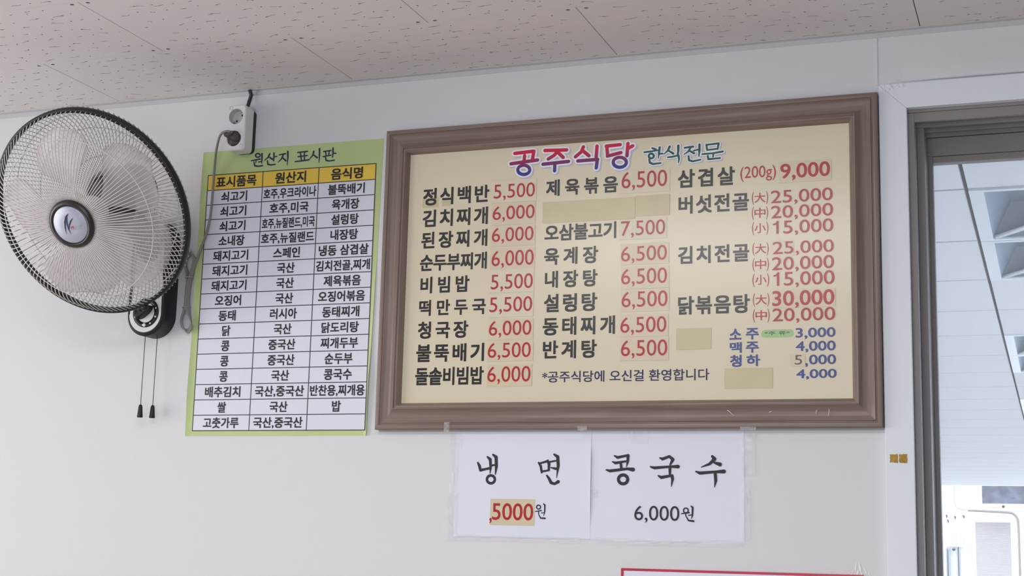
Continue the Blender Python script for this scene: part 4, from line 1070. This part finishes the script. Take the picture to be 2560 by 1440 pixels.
for q, k in enumerate(fix_cells):
    x0, x1 = SX[3]+gap, SX[3]+.617-gap
    y0, y1 = S0+SP*k+gap, S0+SP*(k+1)-gap
    f = thing('canopy_light', ((x0+x1)/2, (y0+y1)/2, SZ), 'square bluish recessed canopy light outside the glass, '+words[q], 'canopy light', 'recessed lights in the canopy')
    b = .035
    fm = MB().box(x0, x0+b, y0, y1, SZ-.004, SZ+.02).box(x1-b, x1, y0, y1, SZ-.004, SZ+.02).box(x0+b, x1-b, y0, y0+.02, SZ-.004, SZ+.02).box(x0+b, x1-b, y1-.02, y1, SZ-.004, SZ+.02)
    fm.build('rim', M['fix_frame'], f)
    a0, a1, c0, c1 = x0+b, x1-b, y0+.02, y1-.02
    i_ = .05; h = .09
    MB().add([(a0, c0, SZ), (a1, c0, SZ), (a1, c1, SZ), (a0, c1, SZ), (a0+i_, c0+.02, SZ+h), (a1-i_, c0+.02, SZ+h), (a1-i_, c1-i_, SZ+h), (a0+i_, c1-i_, SZ+h)],
             [(4, 5, 6, 7)[::-1], (0, 1, 5, 4), (1, 2, 6, 5), (2, 3, 7, 6), (3, 0, 4, 7)]).build('reflector', M['fix_ref'], f)
    MB().add([(a0+.005, c1-.004, SZ+.001), (a1-.005, c1-.004, SZ+.001), (a0+.17, c1-.17, SZ+.012), (a1-.17, c1-.17, SZ+.012), (a0+.17, c1-.05, SZ+.06), (a1-.17, c1-.05, SZ+.06)],
             [(0, 2, 3, 1), (0, 4, 2), (1, 3, 5), (2, 4, 5, 3), (0, 1, 5, 4)]).build('louver', M['fix_dark'], f)
    e = MB()
    e.tube([(a0+.008, c1-.006, SZ+.002), (a0+.17, c1-.172, SZ+.013), (a1-.17, c1-.172, SZ+.013), (a1-.008, c1-.006, SZ+.002)], .007, 6)
    e.build('louver_trim', M['fix_frame'], f)

FAR = {"sign": [-1.085, 2.275, 0.301, 2.54], "signframe": [-1.13, 2.217, 0.343, 2.582], "ledge": [-1.275, 2.158, 0.341, 2.193], "shutter": [-1.199, 0.501, -0.694, 1.996], "shutframe": [-1.233, 0.502, -0.66, 2.049], "green": [-1.66, 1.638, -1.384, 1.849], "doorl": [-1.654, 0.468, -1.508, 1.596], "pipe": [[-1.271, 2.151], [-1.009, 2.143], [-0.722, 2.13], [-0.636, 2.113], [-0.586, 2.06], [-0.567, 1.965], [-0.563, 1.562], [-0.569, 0.506]], "wire": [[-1.456, 2.659], [-1.464, 2.385], [-1.455, 2.251], [-1.416, 2.185], [-1.3, 2.157]], "posts": [[-1.631, 1.59], [-1.59, 1.591], [-1.472, 1.612], [-1.437, 1.613]], "bits": [[-1.636, 2.334], [-1.626, 2.249], [-1.613, 2.08], [-1.597, 2.007], [-1.49, 2.063], [-1.366, 2.077], [-0.765, 2.219], [-1.52, 1.581]]}
FYB = 21.0
def fbox(k, y0, y1):
    a = FAR[k]
    return MB().box(a[0], a[2], y0, y1, a[1], a[3])
shop = thing('shop_building', (0, FYB, -.02), 'white shop building across the way with a dark sign panel and a grey shutter', 'building')
MB().box(-9, 9, FYB+.05, FYB+4, -.02, 6).build('wall', M['facade'], shop)
fbox('signframe', FYB-.06, FYB+.049).build('sign_frame', M['facade'], shop)
tag(fbox('sign', FYB-.08, FYB-.0601).build('sign_panel', M['sign_dark'], shop), 'dark slate grey sign panel')
fbox('ledge', FYB-.5, FYB-.0605).build('ledge', M['facade'], shop)
fbox('shutframe', FYB, FYB+.049).build('shutter_frame', M['facade'], shop)
a = FAR['shutter']
m = MB()
nz = 64
for k in range(nz):
    z0 = a[1]+(a[3]-a[1])*k/nz; z1 = a[1]+(a[3]-a[1])*(k+.95)/nz
    m.box(a[0], a[2], FYB-.03, FYB-.001, z0, z1)
tag(m.build('roller_shutter', M['shutter'], shop), 'beige slatted roller shutter')
MB().tube(smooth_path([(p[0], FYB-.55, p[1]) for p in FAR['pipe']], 5), .017, 10).build('drain_pipe', M['pipe'], shop)
MB().tube(smooth_path([(p[0], FYB-.5, p[1]) for p in FAR['wire']], 5), .009, 6).build('wire', M['steel'], shop)
g = fbox('green', FYB, FYB+.049).build('window', M['pale_green'], shop)
a = FAR['green']
xm = a[0]+(a[2]-a[0])*.58
MB().box(xm-.012, xm+.012, FYB-.02, FYB-.001, a[1], a[3]).box(a[0], a[2], FYB-.02, FYB-.001, a[1]-.02, a[1]).build('window_bar', M['facade'], g)
for p in FAR['posts']:
    MB().box(p[0]-.008, p[0]+.008, FYB-.03, FYB+.049, -.02, p[1]).build('post', M['steel'], shop)
for i, p in enumerate(FAR['bits'][2:6]):
    MB().tube([(p[0]-.012, FYB+.02, p[1]+.012), (p[0]+.004, FYB-.03, p[1]+.004), (p[0]+.008*(i % 2), FYB-.03, p[1]-.03)], [.010, .014, .008], 8).build('bracket', M['sign_dark'], shop)
for p in FAR['bits'][6:]:
    MB().lathe([(.001, .016), (.012, .014), (.022, .006), (.026, -.006), (.018, -.018), (.008, -.026), (.001, -.028)], 16, Matrix.Translation((p[0], FYB-.6 if p[1] > 1.75 else FYB-.05, p[1]))).build('lamp', M['motor'], shop)
